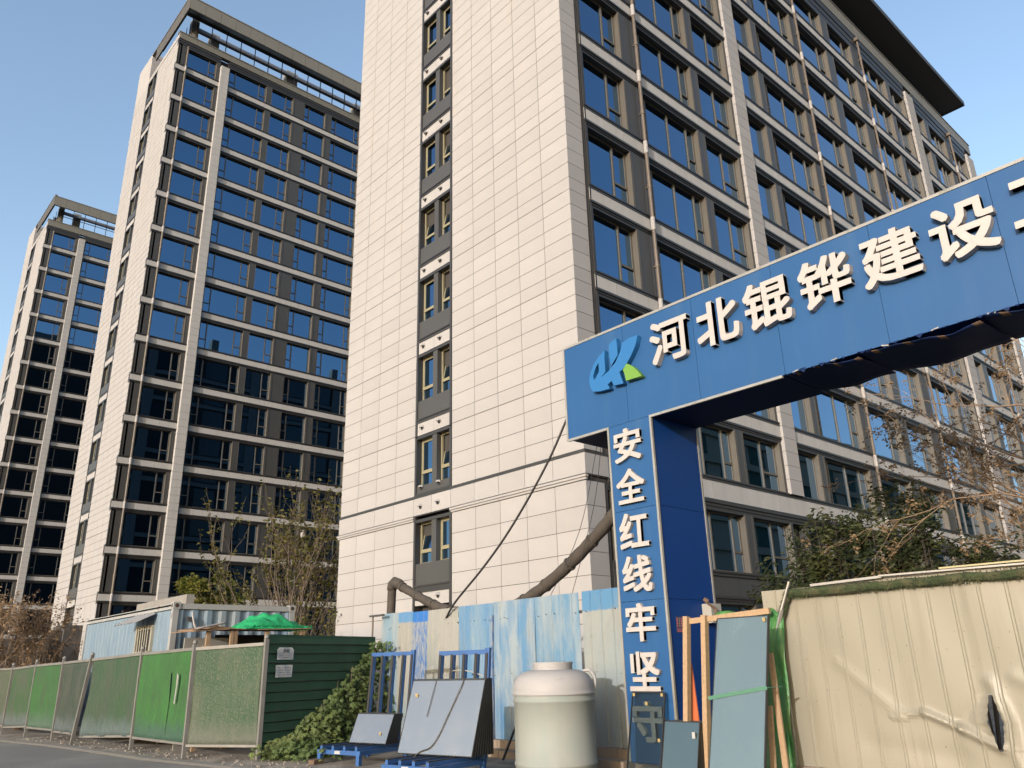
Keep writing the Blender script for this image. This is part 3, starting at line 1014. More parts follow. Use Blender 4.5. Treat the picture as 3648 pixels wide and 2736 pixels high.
M['batten'] = mat('batten', (.26, .25, .24), .35, metal=.3, var=.1, vscale=4)
M['batten_yellow'] = mat('batten_yellow', (.24, .215, .12), .6)
def lone(name, label, cat, mname, fn, group=None, smooth=False):
    b = MB(); fn(b); return tag(b.build(name, mname, smooth=smooth), label, cat, group)
def f_(b):
    b.bar((10.12, 5.36, 2.452), (10.14, 4.42, 2.478), .05, .03); b.bar((10.12, 4.44, 2.488), (10.15, 2.6, 2.47), .055, .02); b.bar((10.15, 2.62, 2.48), (10.15, .3, 2.47), .05, .02)
lone('metal_strip', 'thin silvery metal strip lying along the top of the cream fence', 'metal strip', 'batten', f_)
lone('metal_strip', 'bent silvery strip leaning on the left end of the cream fence', 'metal strip', 'batten', lambda b: (b.bar((10.05, 5.62, 2.52), (10.03, 5.78, 2.16), .05, .02), b.bar((10.03, 5.775, 2.17), (10.06, 5.90, 1.90), .05, .02)))
lone('timber_strip', 'yellowish strip lying on the cream fence at right', 'timber strip', 'batten_yellow', lambda b: b.bar((10.2, 3.75, 2.515), (10.2, 2.75, 2.51), .06, .02))

# ---- green panel fence on the left ------------------------------------------------
POST = [(7.33, 15.39), (6.55, 17.0), (6.49, 19.92), (6.10, 22.35), (6.08, 24.79), (5.92, 26.97), (5.77, 29.13), (5.6, 31.4)]
PZ = [2.16, 2.12, 2.10, 2.03, 2.0, 1.97, 1.92, 1.92]
def turf_mat(name, a, c, lo, hi, sc, dull=(.045, .06, .06), seed=0, fleck=None, st=(1, 1, .5)):
    m = bpy.data.materials.new(name); m.use_nodes = True
    N, L = m.node_tree.nodes, m.node_tree.links
    bs = N['Principled BSDF']; bs.inputs['Roughness'].default_value = .75
    tc = N.new('ShaderNodeTexCoord'); mp = N.new('ShaderNodeMapping'); mp.inputs['Scale'].default_value = st; mp.inputs['Location'].default_value = (seed, seed, seed)
    L.new(tc.outputs['Object'], mp.inputs['Vector'])
    def noise(sc_, det=5):
        n = N.new('ShaderNodeTexNoise'); n.inputs['Scale'].default_value = sc_; n.inputs['Detail'].default_value = det; L.new(mp.outputs[0], n.inputs['Vector']); return n.outputs['Fac']
    def rng(v, p, q, o0=0, o1=1):
        r = N.new('ShaderNodeMapRange'); r.inputs['From Min'].default_value = p; r.inputs['From Max'].default_value = q; r.inputs['To Min'].default_value = o0; r.inputs['To Max'].default_value = o1; L.new(v, r.inputs['Value']); return r.outputs[0]
    def mix(f, p, q):
        x = N.new('ShaderNodeMix'); x.data_type = 'RGBA'; L.new(f, x.inputs[0])
        for s_, v in ((6, p), (7, q)):
            if isinstance(v, tuple): x.inputs[s_].default_value = (*v, 1)
            else: L.new(v, x.inputs[s_])
        return x.outputs[2]
    col = mix(rng(noise(sc), lo, hi), a, c)
    sp = N.new('ShaderNodeSeparateXYZ'); L.new(tc.outputs['Object'], sp.inputs[0])
    ad = N.new('ShaderNodeMath'); ad.operation = 'MULTIPLY_ADD'; ad.inputs[1].default_value = .5; L.new(noise(4), ad.inputs[0]); L.new(sp.outputs[2], ad.inputs[2])
    col = mix(rng(ad.outputs[0], .95, .65), col, dull)                 # turf worn off low down
    if fleck: col = mix(rng(noise(55, 3), .54, .60), col, fleck)
    L.new(col, bs.inputs['Base Color'])
    bp = N.new('ShaderNodeBump'); bp.inputs['Distance'].default_value = .012; L.new(noise(70, 3), bp.inputs['Height']); L.new(bp.outputs[0], bs.inputs['Normal'])
    M[name] = m; return name
tm = [turf_mat('turf_peeling', (.009, .036, .013), (.030, .047, .026), .40, .66, 2.2, (.050, .060, .046), 0, (.062, .07, .048)),
      turf_mat('turf_bright', (.012, .072, .010), (.011, .050, .010), .4, .7, 3, (.016, .05, .032), 3),
      turf_mat('turf_dull', (.010, .036, .013), (.020, .034, .020), .4, .65, 2.5, (.04, .06, .06), 6),
      turf_mat('turf_grey', (.013, .025, .015), (.026, .032, .024), .4, .65, 3, (.04, .055, .058), 9),
      turf_mat('turf_bright_two', (.010, .058, .010), (.015, .036, .014), .42, .7, 2.5, (.03, .06, .04), 12),
      turf_mat('turf_dull_two', (.013, .042, .013), (.028, .04, .024), .42, .66, 2.5, (.045, .06, .06), 15),
      turf_mat('turf_pale', (.027, .045, .02), (.038, .045, .03), .4, .66, 2.5, (.05, .06, .06), 18)]
M['galv'] = mat('galvanised', (.125, .122, .115), .5, metal=.15, var=.15, vscale=5)
gf = thing('panel_fence', 'green turf covered panel fence with grey posts along the road', 'fence', (6.3, 22, 0))
for i in range(7):
    (x0, y0), (x1, y1) = POST[i], POST[i + 1]
    s0, s1 = 0.0, 0.0
    if i == 3: s0 = .50
    if i == 2: s1 = .10
    d = Vector((x1 - x0, y1 - y0, 0)); L_ = d.length; d.normalize()
    nrm = Vector((-d.y, d.x, 0))          # towards the road
    g0 = .05; g1 = L_ - .05
    za0, za1 = .24 + .02 * (i % 3), .20 + .03 * ((i + 1) % 3)
    zt0, zt1 = PZ[i] - .10, PZ[i + 1] - .10
    b = MB(); nu, nv = 40, 16
    slits = (.36, .66) if i == 1 else ()
    for v in range(nv + 1):
        tv = v / nv
        for u in range(nu + 1):
            tu = u / nu
            sh = (s0 * (1 - tu) + s1 * tu) * (1 - tv)
            if i == 3 and tu > .5: sh = s0 * (1 - tu) * (1 - tv)
            if i == 2: sh = s1 * tu ** 6 * (1 - tv)
            px = Vector((x0, y0, 0)) + d * (g0 + (g1 - g0) * tu + sh)
            z = (za0 * (1 - tu) + za1 * tu) * (1 - tv) + (zt0 * (1 - tu) + zt1 * tu) * tv
            w = .008 * sin(tu * L_ * 38) + .03 * sin(tu * 5 + i * 2 + tv * 2) * sin(tv * 3.1) + rnd.uniform(-.003, .003)
            for s_ in slits: w += .035 * math.exp(-((tu - s_ - .01 * tv) / .012) ** 2)
            if i in (2, 3): w += .035 * sin(tu * 14 + tv * 5) * (1 - tv)
            b.v.append(tuple(px + nrm * w + Vector((0, 0, z))))
    for v in range(nv):
        for u in range(nu):
            tu, tv = (u + .5) / nu, (v + .5) / nv
            if i == 1 and any(abs(tu - s_ - .01 * tv) < .007 for s_ in (.36,)) and .05 < tv < .75: continue
            a = v * (nu + 1) + u
            b.f.append((a, a + 1, a + nu + 2, a + nu + 1)); b.mi.append(0)
    o = b.build('turf_panel', tm[i], gf, smooth=True); solid(o, .006)
    # rails
    P0 = Vector((x0, y0, 0)) + d * g0; P1 = Vector((x0, y0, 0)) + d * g1
    b = MB(); b.bar(P0 + Vector((0, 0, zt0 + .01)), P1 + Vector((0, 0, zt1 + .01)), .05, .06); b.build('top_rail', 'galv', gf)
    b = MB(); b.bar(P0 + d * s0 + Vector((0, 0, za0)), P1 + d * s1 + Vector((0, 0, za1)), .05, .045); b.build('bottom_rail', 'galv', gf)
    if i == 1:        # torn white patch
        b = MB(); c = Vector((x0, y0, 0)) + d * (L_ * .2) + nrm * .035
        b.face([tuple(c + d * q + Vector((0, 0, z))) for q, z in ((.0, 1.52), (.10, 1.58), (.09, 1.3), (.12, 1.0), (.06, .98), (.03, 1.25))])
        b.build('torn_patch', 'batten', gf)
for i, (x, y) in enumerate(POST):
    b = MB()
    foot = Vector((x, y, 0)); top = Vector((x, y, PZ[i]))
    if i == 3: foot += Vector((-.06, .5, 0))
    b.bar(foot, top, .075, .075, up=(0, 1, 0))
    b.tube([top, top + Vector((0, 0, .02)), top + Vector((0, 0, .06)), top + Vector((0, 0, .09))], [.03, .05, .045, .01], 8)
    b.build('post', 'galv', gf)

# ---- dark green board wall with two notices -----------------------------------------
A0, A1 = Vector((7.36, 15.40, 0)), Vector((10.40, 16.33, 0))
dw = (A1 - A0).normalized(); nw = Vector((dw.y, -dw.x, 0))
M['green_board'] = mat('green_board', (.010, .046, .022), .8, var=.2, vscale=2.0, bump=.006, bscale=120, streak=((.02, .05, .032), 3, .5, .75))
gw = thing('board_wall', 'dark green wall of horizontal boards with two white notices on it', 'wall', (8.9, 15.9, 0))
for k in range(12):
    z0 = .12 + k * .178
    b = MB()
    L_ = (A1 - A0).length
    n = 10
    q = [rnd.uniform(-.006, .006) for _ in range(n + 1)]
    for i in range(n):
        a, c = A0 + dw * (L_ * i / n), A0 + dw * (L_ * (i + 1) / n)
        u0, u1 = Vector((0, 0, z0 + q[i])), Vector((0, 0, z0 + q[i + 1]))
        hh = Vector((0, 0, .155)); tt = nw * .022; tb = nw * .050; l = Vector((0, 0, .008))
        b.face([a + u0 + tb, c + u1 + tb, c + u1 + hh + tt, a + u0 + hh + tt])
        b.face([a + u0 + hh + tt, c + u1 + hh + tt, c + u1 + hh + l, a + u0 + hh + l])
    b.build('board', 'green_board', gw)
b = MB(); b.obox(A0, dw * (A1 - A0).length, -nw * .05, (0, 0, 2.2)); b.build('backing', 'metal_dark', gw)
b = MB(); b.obox(A0 + Vector((0, 0, 2.2)), dw * (A1 - A0).length, nw * .03, (0, 0, .05)); b.build('top_strip', 'green_board', gw)

def text_mesh(body, size, depth, bold, name, mname, origin, right, upv, out, fit=None):
    """letters as real meshes, centred on origin; right/up/out are world directions"""
    c = bpy.data.curves.new('letters', 'FONT')
    c.body = body; c.size = 1; c.extrude = 0 if depth == 0 else .5; c.align_x = 'CENTER'
    c.resolution_u = 3
    t = bpy.data.objects.new('letters', c); COL.objects.link(t)
    dg = bpy.context.evaluated_depsgraph_get(); dg.update()
    me = bpy.data.meshes.new_from_object(t.evaluated_get(dg))
    bpy.data.objects.remove(t); bpy.data.curves.remove(c)
    if bold:                              # thicken the strokes: the outline repeated a little to every side
        V = [v.co.copy() for v in me.vertices]; Fc = [tuple(p.vertices) for p in me.polygons]
        vs, fs = [], []
        for k in range(9):
            ox, oy = (0, 0) if k == 8 else (bold * .85 * (1, 1, 0, -1, -1, -1, 0, 1)[k], bold * .85 * (0, 1, 1, 1, 0, -1, -1, -1)[k])
            n0 = len(vs)
            vs += [(v.x + ox, v.y + oy, v.z * (1 + .012 * k) if depth else v.z + .0001 * k) for v in V]
            fs += [tuple(n0 + i for i in f) for f in Fc]
        bpy.data.meshes.remove(me)
        me = bpy.data.meshes.new('letters'); me.from_pydata(vs, [], fs); me.update()
    xs = [v.co.x for v in me.vertices]; ys = [v.co.y for v in me.vertices]
    cx, cy = (min(xs) + max(xs)) / 2, (min(ys) + max(ys)) / 2
    sx = sy = size
    if fit: sx, sy = fit[0] / (max(xs) - min(xs)), fit[1] / (max(ys) - min(ys))
    right, upv, out = Vector(right), Vector(upv), Vector(out)
    for v in me.vertices:
        v.co = right * ((v.co.x - cx) * sx) + upv * ((v.co.y - cy) * sy) + out * (v.co.z * depth if depth else 0)
    me.materials.clear(); me.materials.append(M[mname]); me.name = name
    me.update()
    return me, origin

M['paper'] = mat('paper', (.40, .40, .41), .8, var=.08, vscale=6)
M['ink'] = mat('ink', (.05, .05, .055), .8)
for idx, (s0, s1, z0, z1, lab) in enumerate(((.21, .65, 1.775, 2.005, 'upper white paper notice with two bold characters on the green wall'), (.20, .64, 1.445, 1.675, 'lower white paper notice with faint print on the green wall'))):
    n_ = thing('paper_notice', lab, 'notice', tuple(A0 + dw * s0 + nw * .045 + Vector((0, 0, z0))), 'paper notices on the green wall')
    b = MB()
    o_ = A0 + nw * .058
    def P(s, z, lift=0): return tuple(o_ + dw * s + nw * lift + Vector((0, 0, z)))
    nx, nz = 8, 4
    cut = .05 if idx == 0 else .004
    for i in range(nx):
        for j in range(nz):
            q = []
            for (ii, jj) in ((i, j), (i + 1, j), (i + 1, j + 1), (i, j + 1)):
                s = s0 + (s1 - s0) * ii / nx; z = z0 + (z1 - z0) * jj / nz
                if jj == nz and ii in (0, nx): z -= cut
                q.append(P(s, z, .006 * sin(ii * 1.3 + jj)))
            b.face(q)
    solid(b.build('sheet', 'paper', n_), .001)
    if idx == 0:
        me, og = text_mesh('急招', .10, 0, .01, 'print', 'ink', None, dw, (0, 0, 1), nw, fit=(.17, .072))
        put(me, 'lettering', n_, Vector(P((s0 + s1) / 2, z1 - .065, .016)))
    b = MB()
    for r in range(3 if idx == 0 else 4):
        s = s0 + .05
        zr = z0 + (.035 + r * .034 if idx == 0 else .04 + r * .045)
        while s < s1 - .06:
            w = rnd.uniform(.008, .022)
            if rnd.random() < .8: b.face([P(s, zr, .0155), P(s + w, zr, .0155), P(s + w, zr + .009, .0155), P(s, zr + .009, .0155)])
            s += w + .006
    b.build('print_line', 'metal_grey', n_, kind='stuff')

# ------------------------------------------------------------------ the blue gate sign
SX = 10.3
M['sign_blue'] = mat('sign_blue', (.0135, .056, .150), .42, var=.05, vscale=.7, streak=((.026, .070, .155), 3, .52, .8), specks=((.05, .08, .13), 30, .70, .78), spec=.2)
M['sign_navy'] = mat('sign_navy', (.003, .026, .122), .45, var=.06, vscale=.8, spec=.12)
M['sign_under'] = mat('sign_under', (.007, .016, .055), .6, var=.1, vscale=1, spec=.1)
M['trim'] = mat('aluminium_trim', (.22, .215, .205), .35, metal=.3, var=.12, vscale=5, streak=((.10, .10, .07), 6, .6, .8))
M['letter'] = mat('letter_white', (.265, .25, .245), .5, var=.05, vscale=3, streak=((.20, .185, .17), 7, .56, .8))
M['rust'] = mat('rusty_edge', (.09, .055, .035), .85, var=.3, vscale=12)
sg = thing('gate_sign', 'big blue portal sign with white raised Chinese characters over the site gate', 'sign', (SX, 8.35, 0))
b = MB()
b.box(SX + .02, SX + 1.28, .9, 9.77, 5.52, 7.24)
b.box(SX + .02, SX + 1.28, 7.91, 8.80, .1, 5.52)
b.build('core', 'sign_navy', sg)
seams = [9.79, 8.34, 6.85, 5.37, 3.84, 2.30, .9]
for i in range(6):
    put(panel_mesh('face_panel', .02, seams[i] - seams[i + 1] - .006, 1.80, 'sign_blue'), 'face_panel', sg, (SX, seams[i + 1] + .003, 5.46))
for z0, z1 in ((3.953, 5.455), (2.483, 3.947), (1.003, 2.477), (.12, .997)):
    put(panel_mesh('face_panel', .02, .94, z1 - z0, 'sign_blue'), 'face_panel', sg, (SX, 7.88, z0))
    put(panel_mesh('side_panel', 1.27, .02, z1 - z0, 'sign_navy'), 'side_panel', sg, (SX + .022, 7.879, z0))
for y0, y1 in ((8.80, 9.79), (5.40, 7.90)):
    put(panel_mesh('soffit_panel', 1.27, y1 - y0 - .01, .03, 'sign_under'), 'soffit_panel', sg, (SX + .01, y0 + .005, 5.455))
b = MB(); b.box(SX + .02, SX + 1.28, 9.77, 9.80, 5.46, 7.25); b.build('end_panel', 'sign_navy', sg)
# torn, sagging soffit sheets on the right part of the beam
def sag(y0, y1, amp, name='torn_soffit'):
    b = MB(); nu, nv = 18, 8
    for u in range(nu + 1):
        tu = u / nu
        for v in range(nv + 1):
            tv = v / nv
            y = y1 + (y0 - y1) * tu
            s = sin(pi * tu) * amp * (1 - tv * .55) + .03 * sin(9 * tu + 4 * tv)
            fx = -.012 + .03 * math.sin(tu * 23 + y) * (1 - tv)
            b.v.append((SX + .02 + fx + tv * 1.24, y, 5.47 - s * .55 + .05 * (1 - tv) * math.sin(5 * tu)))
    for u in range(nu):
        for v in range(nv):
            a = u * (nv + 1) + v
            b.f.append((a, a + 1, a + nv + 2, a + nv + 1)); b.mi.append(1 if v == 0 and u % 5 == 2 else 0)
    o = b.build(name, ['sign_under', 'rust'], sg, smooth=True)
    solid(o, .006)
sag(4.30, 5.38, .07); sag(2.75, 4.28, .20); sag(.95, 2.72, .28)
b = MB()
for i in range(26):
    y = 5.3 - i * .165 + rnd.uniform(-.05, .05)
    w, h = rnd.uniform(.04, .14), rnd.uniform(.02, .07)
    b.face([(SX - .006, y, 5.465), (SX - .006, y - w, 5.465), (SX - .012 - rnd.uniform(0, .04), y - w * rnd.uniform(.5, .9), 5.465 - h)])
    if i % 4 == 0: b.obox((SX - .01, y, 5.45), (.03, 0, .01), (0, -.09, rnd.uniform(-.03, .03)), (0, 0, .018), 1)
b.build('torn_edge', ['sign_under', 'trim'], sg, kind='stuff')
# aluminium edge trims
for a in ((SX - .012, SX + .03, .9, 9.83, 7.245, 7.29), (SX - .012, SX + .03, 9.785, 9.83, 5.44, 7.244), (SX - .012, SX + .03, 8.84, 9.784, 5.425, 5.468),
          (SX - .012, SX + .03, 8.80, 8.839, .12, 5.468), (SX - .012, SX + .03, 7.862, 7.90, .12, 5.468), (SX - .013, SX + .03, 5.42, 7.86, 5.425, 5.466), (SX + 1.27, SX + 1.31, 7.865, 7.905, .12, 5.44)):
    b = MB(); b.box(*a); b.build('edge_trim', 'trim', sg)
# the raised characters
for ch, yc in zip('河北锟铧建设工', (7.28, 6.33, 5.45, 4.52, 3.585, 2.665, 1.73)):
    me, _ = text_mesh(ch, .84, .10, .026, 'character', 'letter', None, (0, -1, 0), (0, 0, 1), (-1, 0, 0), fit=(.78, .76) if ch != '工' else (.76, .62))
    put(me, 'character', sg, (SX - .06, yc, 6.62 if ch != '工' else 6.66))
for ch, zc in zip('安全红线牢坚守', (5.05, 4.34, 3.60, 2.90, 2.15, 1.42, .70)):
    me, _ = text_mesh(ch, .62, .06, .026, 'character', 'letter', None, (0, -1, 0), (0, 0, 1), (-1, 0, 0), fit=(.60, .58))
    put(me, 'character', sg, (SX - .04, 8.365, zc))
# emblem
def extrude_poly(loops, x0, x1, mname, name, parent):
    c = bpy.data.curves.new('outline', 'CURVE'); c.dimensions = '2D'; c.fill_mode = 'BOTH'; c.extrude = abs(x1 - x0) / 2
    for lp in loops:
        s = c.splines.new('POLY'); s.points.add(len(lp) - 1); s.use_cyclic_u = True
        for p, (yy, zz) in zip(s.points, lp): p.co = (-yy, zz, 0, 1)
    t = bpy.data.objects.new('outline', c); COL.objects.link(t)
    dg = bpy.context.evaluated_depsgraph_get(); dg.update()
    me = bpy.data.meshes.new_from_object(t.evaluated_get(dg))
    bpy.data.objects.remove(t); bpy.data.curves.remove(c)
    xm = (x0 + x1) / 2
    for v in me.vertices: v.co = Vector((xm - v.co.z, -v.co.x, v.co.y))
    me.materials.clear(); me.materials.append(M[mname]); me.update()
    return put(me, name, parent)
def smooth_loop(lp, sharp):
    out = []
    n = len(lp)
    for i in range(n):
        p0, p1, p2, p3 = lp[i - 1], lp[i], lp[(i + 1) % n], lp[(i + 2) % n]
        out.append(p1)
        if i in sharp or (i + 1) % n in sharp and False: continue
        for t in (.33, .66):
            out.append(tuple(.5 * ((2 * p1[k]) + (-p0[k] + p2[k]) * t + (2 * p0[k] - 5 * p1[k] + 4 * p2[k] - p3[k]) * t * t + (-p0[k] + 3 * p1[k] - 3 * p2[k] + p3[k]) * t ** 3) for k in (0, 1)))
    return out
M['emblem_blue'] = mat('emblem_blue', (.010, .085, .23), .35)
M['emblem_green'] = mat('emblem_green', (.085, .185, .022), .4)
P1 = [(8.69, 6.87), (8.70, 6.70), (8.70, 6.47), (8.81, 6.38), (8.63, 6.45), (8.46, 6.56), (8.33, 6.73), (8.27, 6.88), (8.10, 6.92), (7.92, 6.91), (7.98, 6.74), (8.08, 6.60), (8.20, 6.47), (8.29, 6.40), (8.38, 6.36), (8.31, 6.13), (8.53, 6.15), (8.57, 6.25), (8.67, 6.21), (8.62, 6.12), (8.84, 6.13), (9.03, 6.17), (9.09, 6.29), (9.10, 6.41), (9.06, 6.54), (8.96, 6.69), (8.84, 6.79)]
em = extrude_poly([P1, [(8.85, 6.68), (8.85, 6.51), (8.95, 6.39), (8.99, 6.40), (9.0, 6.46), (8.94, 6.58)]], SX - .11, SX - .012, 'emblem_blue', 'emblem', sg)
extrude_poly([[(8.40, 7.01), (8.50, 6.98), (8.58, 6.94), (8.59, 6.73), (8.55, 6.53), (8.39, 6.69), (8.39, 6.84)]], SX - .11, SX - .012, 'emblem_blue', 'emblem_stroke', em)
extrude_poly([[(8.21, 6.47), (8.13, 6.42), (8.05, 6.35), (7.97, 6.25), (7.90, 6.15), (8.25, 6.16), (8.26, 6.25), (8.28, 6.32), (8.30, 6.38)]], SX - .11, SX - .012, 'emblem_green', 'emblem_leaf', em)
# meter box with a rusty tap on the side of the pillar, small sticker
M['plastic_white'] = mat('plastic_white', (.22, .215, .20), .5, var=.08)
mb = thing('meter_box', 'small white box with a rusty tap on the right side of the blue pillar', 'box', (11.36, 7.86, 2.2))
b = MB(); b.box(11.22, 11.50, 7.70, 7.875, 2.12, 2.42); b.build('case', 'plastic_white', mb)
b = MB(); b.tube([(11.12, 7.72, 2.47), (11.18, 7.70, 2.40), (11.28, 7.66, 2.34), (11.33, 7.66, 2.22)], .02, 8); b.tube([(11.10, 7.74, 2.49), (11.14, 7.70, 2.44)], .035, 8); b.tube([(11.33, 7.82, 2.42), (11.33, 7.82, 2.50)], .015, 6); b.build('tap', 'rust', mb)
M['pink'] = mat('sticker_pink', (.35, .09, .12), .6); M['sticker_dark'] = mat('sticker_dark', (.03, .025, .05), .6)
st = thing('sticker', 'small pink and yellow print sticker on the shaded side of the pillar', 'sticker', (10.58, 7.877, 2.1))
b = MB(); b.box(10.50, 10.67, 7.873, 7.877, 1.97, 2.21); b.build('film', 'sticker_dark', st)
b = MB()
for cx_ in (10.53, 10.635):
    for r in range(4): b.tube([(cx_, 7.8735, 2.18 - r * .035), (cx_, 7.8715, 2.18 - r * .035)], .015, 8)
for r in range(3): b.box(10.51, 10.66, 7.871, 7.8725, 1.985 + r * .018, 1.993 + r * .018)
for r in range(6): b.box(10.575, 10.592, 7.871, 7.8725, 2.05 + r * .025, 2.065 + r * .025, 1)
b.build('print', ['pink', 'batten_yellow'], st)

# ------------------------------------------------------------------ pipe, cables
M['foam'] = mat('pipe_foam', (.034, .028, .023), .85, var=.25, vscale=6, bump=.008, bscale=40)
def smooth_path(pts, n=6):
    out = []
    P_ = [Vector(p) for p in pts]
    for i in range(len(P_) - 1):
        p0, p1, p2, p3 = P_[max(i - 1, 0)], P_[i], P_[i + 1], P_[min(i + 2, len(P_) - 1)]
        for k in range(n):
            t = k / n
            out.append(.5 * ((2 * p1) + (p2 - p0) * t + (2 * p0 - 5 * p1 + 4 * p2 - p3) * t * t + (3 * p1 - p0 - 3 * p2 + p3) * t ** 3))
    out.append(P_[-1])
    return out
pp = thing('insulated_pipe', 'thick brown foam wrapped pipe sagging behind the blue fence up to the sign', 'pipe', (11.2, 14, 0))
b = MB()
b.tube([(11.2, 16.90, 2.0), (11.2, 16.88, 2.9), (11.2, 16.86, 3.40), (11.2, 16.82, 3.50)], .105, 12); b.build('riser', 'foam', pp, smooth=True)
b = MB(); b.tube([(11.2, 16.88, 3.36), (11.2, 16.84, 3.50), (11.2, 16.74, 3.55), (11.2, 16.58, 3.50), (11.2, 16.47, 3.44)], [.118, .128, .13, .125, .115], 12); b.build('elbow', 'foam', pp, smooth=True)
b = MB(); pth = smooth_path([(11.2, 16.66, 3.50), (11.2, 16.3, 3.36), (11.2, 15.5, 3.04), (11.2, 14.8, 2.80), (11.2, 14.0, 2.66), (11.2, 13.2, 2.62), (11.2, 12.53, 2.68), (11.2, 11.86, 2.86), (11.2, 11.05, 3.22), (11.2, 10.28, 3.66), (11.2, 9.66, 4.08), (11.2, 8.9, 4.62)])
b.tube(pth, [.10 + .008 * sin(i * 2.1) + rnd.uniform(-.004, .004) + .02 * min(1, i / 60) for i in range(len(pth))], 12); b.build('sleeve', 'foam', pp, smooth=True)
b = MB()
for i in range(0, len(pth) - 1, 5):
    d = (pth[i + 1] - pth[i]).normalized() * .02
    b.tube([pth[i] - d, pth[i] + d], .118 + .02 * min(1, i / 60), 12)
for i in range(6):
    c = Vector((11.13, 14.3 + i * .06, 2.63 + .02 * i)); b.face([c, c + Vector((0, .12, -.02)), c + Vector((-.05, .08, -.10 - .02 * (i % 2)))])
b.build('tape_wrap', 'foam', pp, smooth=False)
M['cable'] = mat('cable', (.012, .009, .010), .6)
lone('cable', 'taut dark cable running from the sign down behind the blue fence', 'cable', 'cable', lambda b: b.tube(smooth_path([(10.5, 9.80, 6.22), (10.5, 10.0, 5.96), (10.5, 10.47, 5.33), (10.5, 11.08, 4.67), (10.5, 11.82, 3.98), (10.5, 12.58, 3.40), (10.5, 13.49, 2.79), (10.75, 14.2, 2.4)]), .022, 8), None, True)
for i, (y0, pts) in enumerate(((9.6, [(10.9, 9.62, 5.46), (11.0, 10.3, 3.9), (11.0, 11.3, 2.6)]), (9.5, [(10.9, 9.52, 5.46), (11.0, 9.9, 4.3), (11.0, 10.6, 2.7)]), (9.35, [(10.8, 9.40, 5.46), (11.1, 9.32, 4.2), (11.1, 9.25, 2.6)]))):
    lone('thin_wire', ('leftmost', 'middle', 'rightmost')[i] + ' thin wire hanging from the left end of the sign beam', 'wire', 'cable', lambda b, p=pts: b.tube(smooth_path(p), .006, 5), 'wires under the sign beam')
# ------------------------------------------------------------------ container, walls, shed behind the fence
sheet_mat('container_blue', (.10, .15, .20), (.155, .175, .19), None, None, .42, .64, 21, rough=.45)
sheet_mat('container_pale', (.11, .155, .20), (.075, .125, .18), None, None, .50, .72, 24, rough=.5)
M['container_white'] = mat('container_white', (.20, .205, .205), .5, var=.12, vscale=2, col2=(.10, .045, .025), mixscale=3.2, mixlo=.64, mixhi=.70)
CXa, CXb, CYa, CYb, CZ = 7.1, 10.25, 20.0, 27.2, 3.17
ct = thing('site_container', 'pale blue shipping container office with a barred window behind the green fence', 'container', (8.6, 23.5, 0))
b = MB(); b.box(CXa + .08, CXb - .08, CYa + .10, CYb - .08, .2, CZ - .08); b.build('body', 'container_pale', ct)
b = MB()      # corrugated end facing the camera side
pitch = .355; n = int((CXb - CXa - .3) / pitch)
prof = [(CXa + .14, 0)]
for k in range(n):
    x = CXa + .16 + k * pitch
    prof += [(x + .09, 0), (x + .16, .036), (x + .26, .036), (x + .33, 0)]
prof.append((CXb - .12, 0))
for z in (.2, 1.2, 2.2, CZ - .16):
    for x, d in prof: b.v.append((x, CYa + .03 + d, z))
w = len(prof)
for j in range(3):
    for i in range(w - 1): b.f.append((j * w + i, j * w + i + 1, (j + 1) * w + i + 1, (j + 1) * w + i)); b.mi.append(0)
solid(b.build('corrugated_wall', 'container_blue', ct), .004)
b = MB()
prof = []
y = CYa + .14
while y < CYb - .15:
    prof += [(y, 0), (y + .08, 0), (y + .12, .012), (y + .20, .012), (y + .24, 0)]; y += .30
for z in (.2, CZ - .16):
    for yy, d in prof: b.v.append((CXa + .03 + d, yy, z))
w = len(prof)
for i in range(w - 1): b.f.append((i, i + 1, w + i + 1, w + i)); b.mi.append(0)
solid(b.build('corrugated_wall', 'container_pale', ct), .004)
b = MB()
for x in (CXa, CXb - .13): b.box(x, x + .13, CYa, CYa + .13, .1, CZ - .14)
b.box(CXa, CXa + .13, CYb - .13, CYb, .1, CZ - .14)
b.box(CXa + .13, CXb - .13, CYa + .01, CYa + .10, CZ - .14, CZ - .01); b.box(CXa + .01, CXa + .10, CYa + .13, CYb - .13, CZ - .14, CZ - .01)
b.box(CXa + .01, CXb - .01, CYa + .11, CYb - .02, CZ - .07, CZ - .03)
b.build('corner_post', 'container_white', ct)
M['rust_hole'] = mat('rust_hole', (.03, .014, .009), .9)
for x in (CXa - .012, CXb - .16):
    b = MB(); b.box(x, x + .17, CYa - .012, CYa + .16, CZ - .14, CZ + .02, 0)
    b.tube([(x + .085, CYa - .013, CZ - .06), (x + .085, CYa - .016, CZ - .06)], .05, 12, 1)
    if x < 8: b.tube([(x - .001, CYa + .08, CZ - .06), (x - .004, CYa + .08, CZ - .06)], .045, 12, 1)
    b.build('corner_casting', ['container_white', 'rust_hole'], ct)
b = MB()
for z in (2.78, 2.13): b.box(CXa + .34, CXa + .44, CYa - .06, CYa + .03, z, z + .07); b.box(CXa + .37, CXa + .46, CYa - .075, CYa + .0, z - .05, z + .0)
b.build('socket_box', 'metal_grey', ct)
wn_ = None
b = MB()
wy0, wy1, wz0, wz1 = 21.25, 22.42, 1.45, 2.72
for a in ((wy0, wy0 + .09, wz0, wz1), (wy1 - .09, wy1, wz0, wz1), (wy0 + .09, wy1 - .09, wz1 - .09, wz1), (wy0 + .09, wy1 - .09, wz0, wz0 + .08)):
    b.box(CXa - .03, CXa + .06, a[0], a[1], a[2], a[3])
M['cream_paint'] = mat('cream_paint', (.21, .20, .165), .5, var=.1)
wf = b.build('window', 'cream_paint', ct)
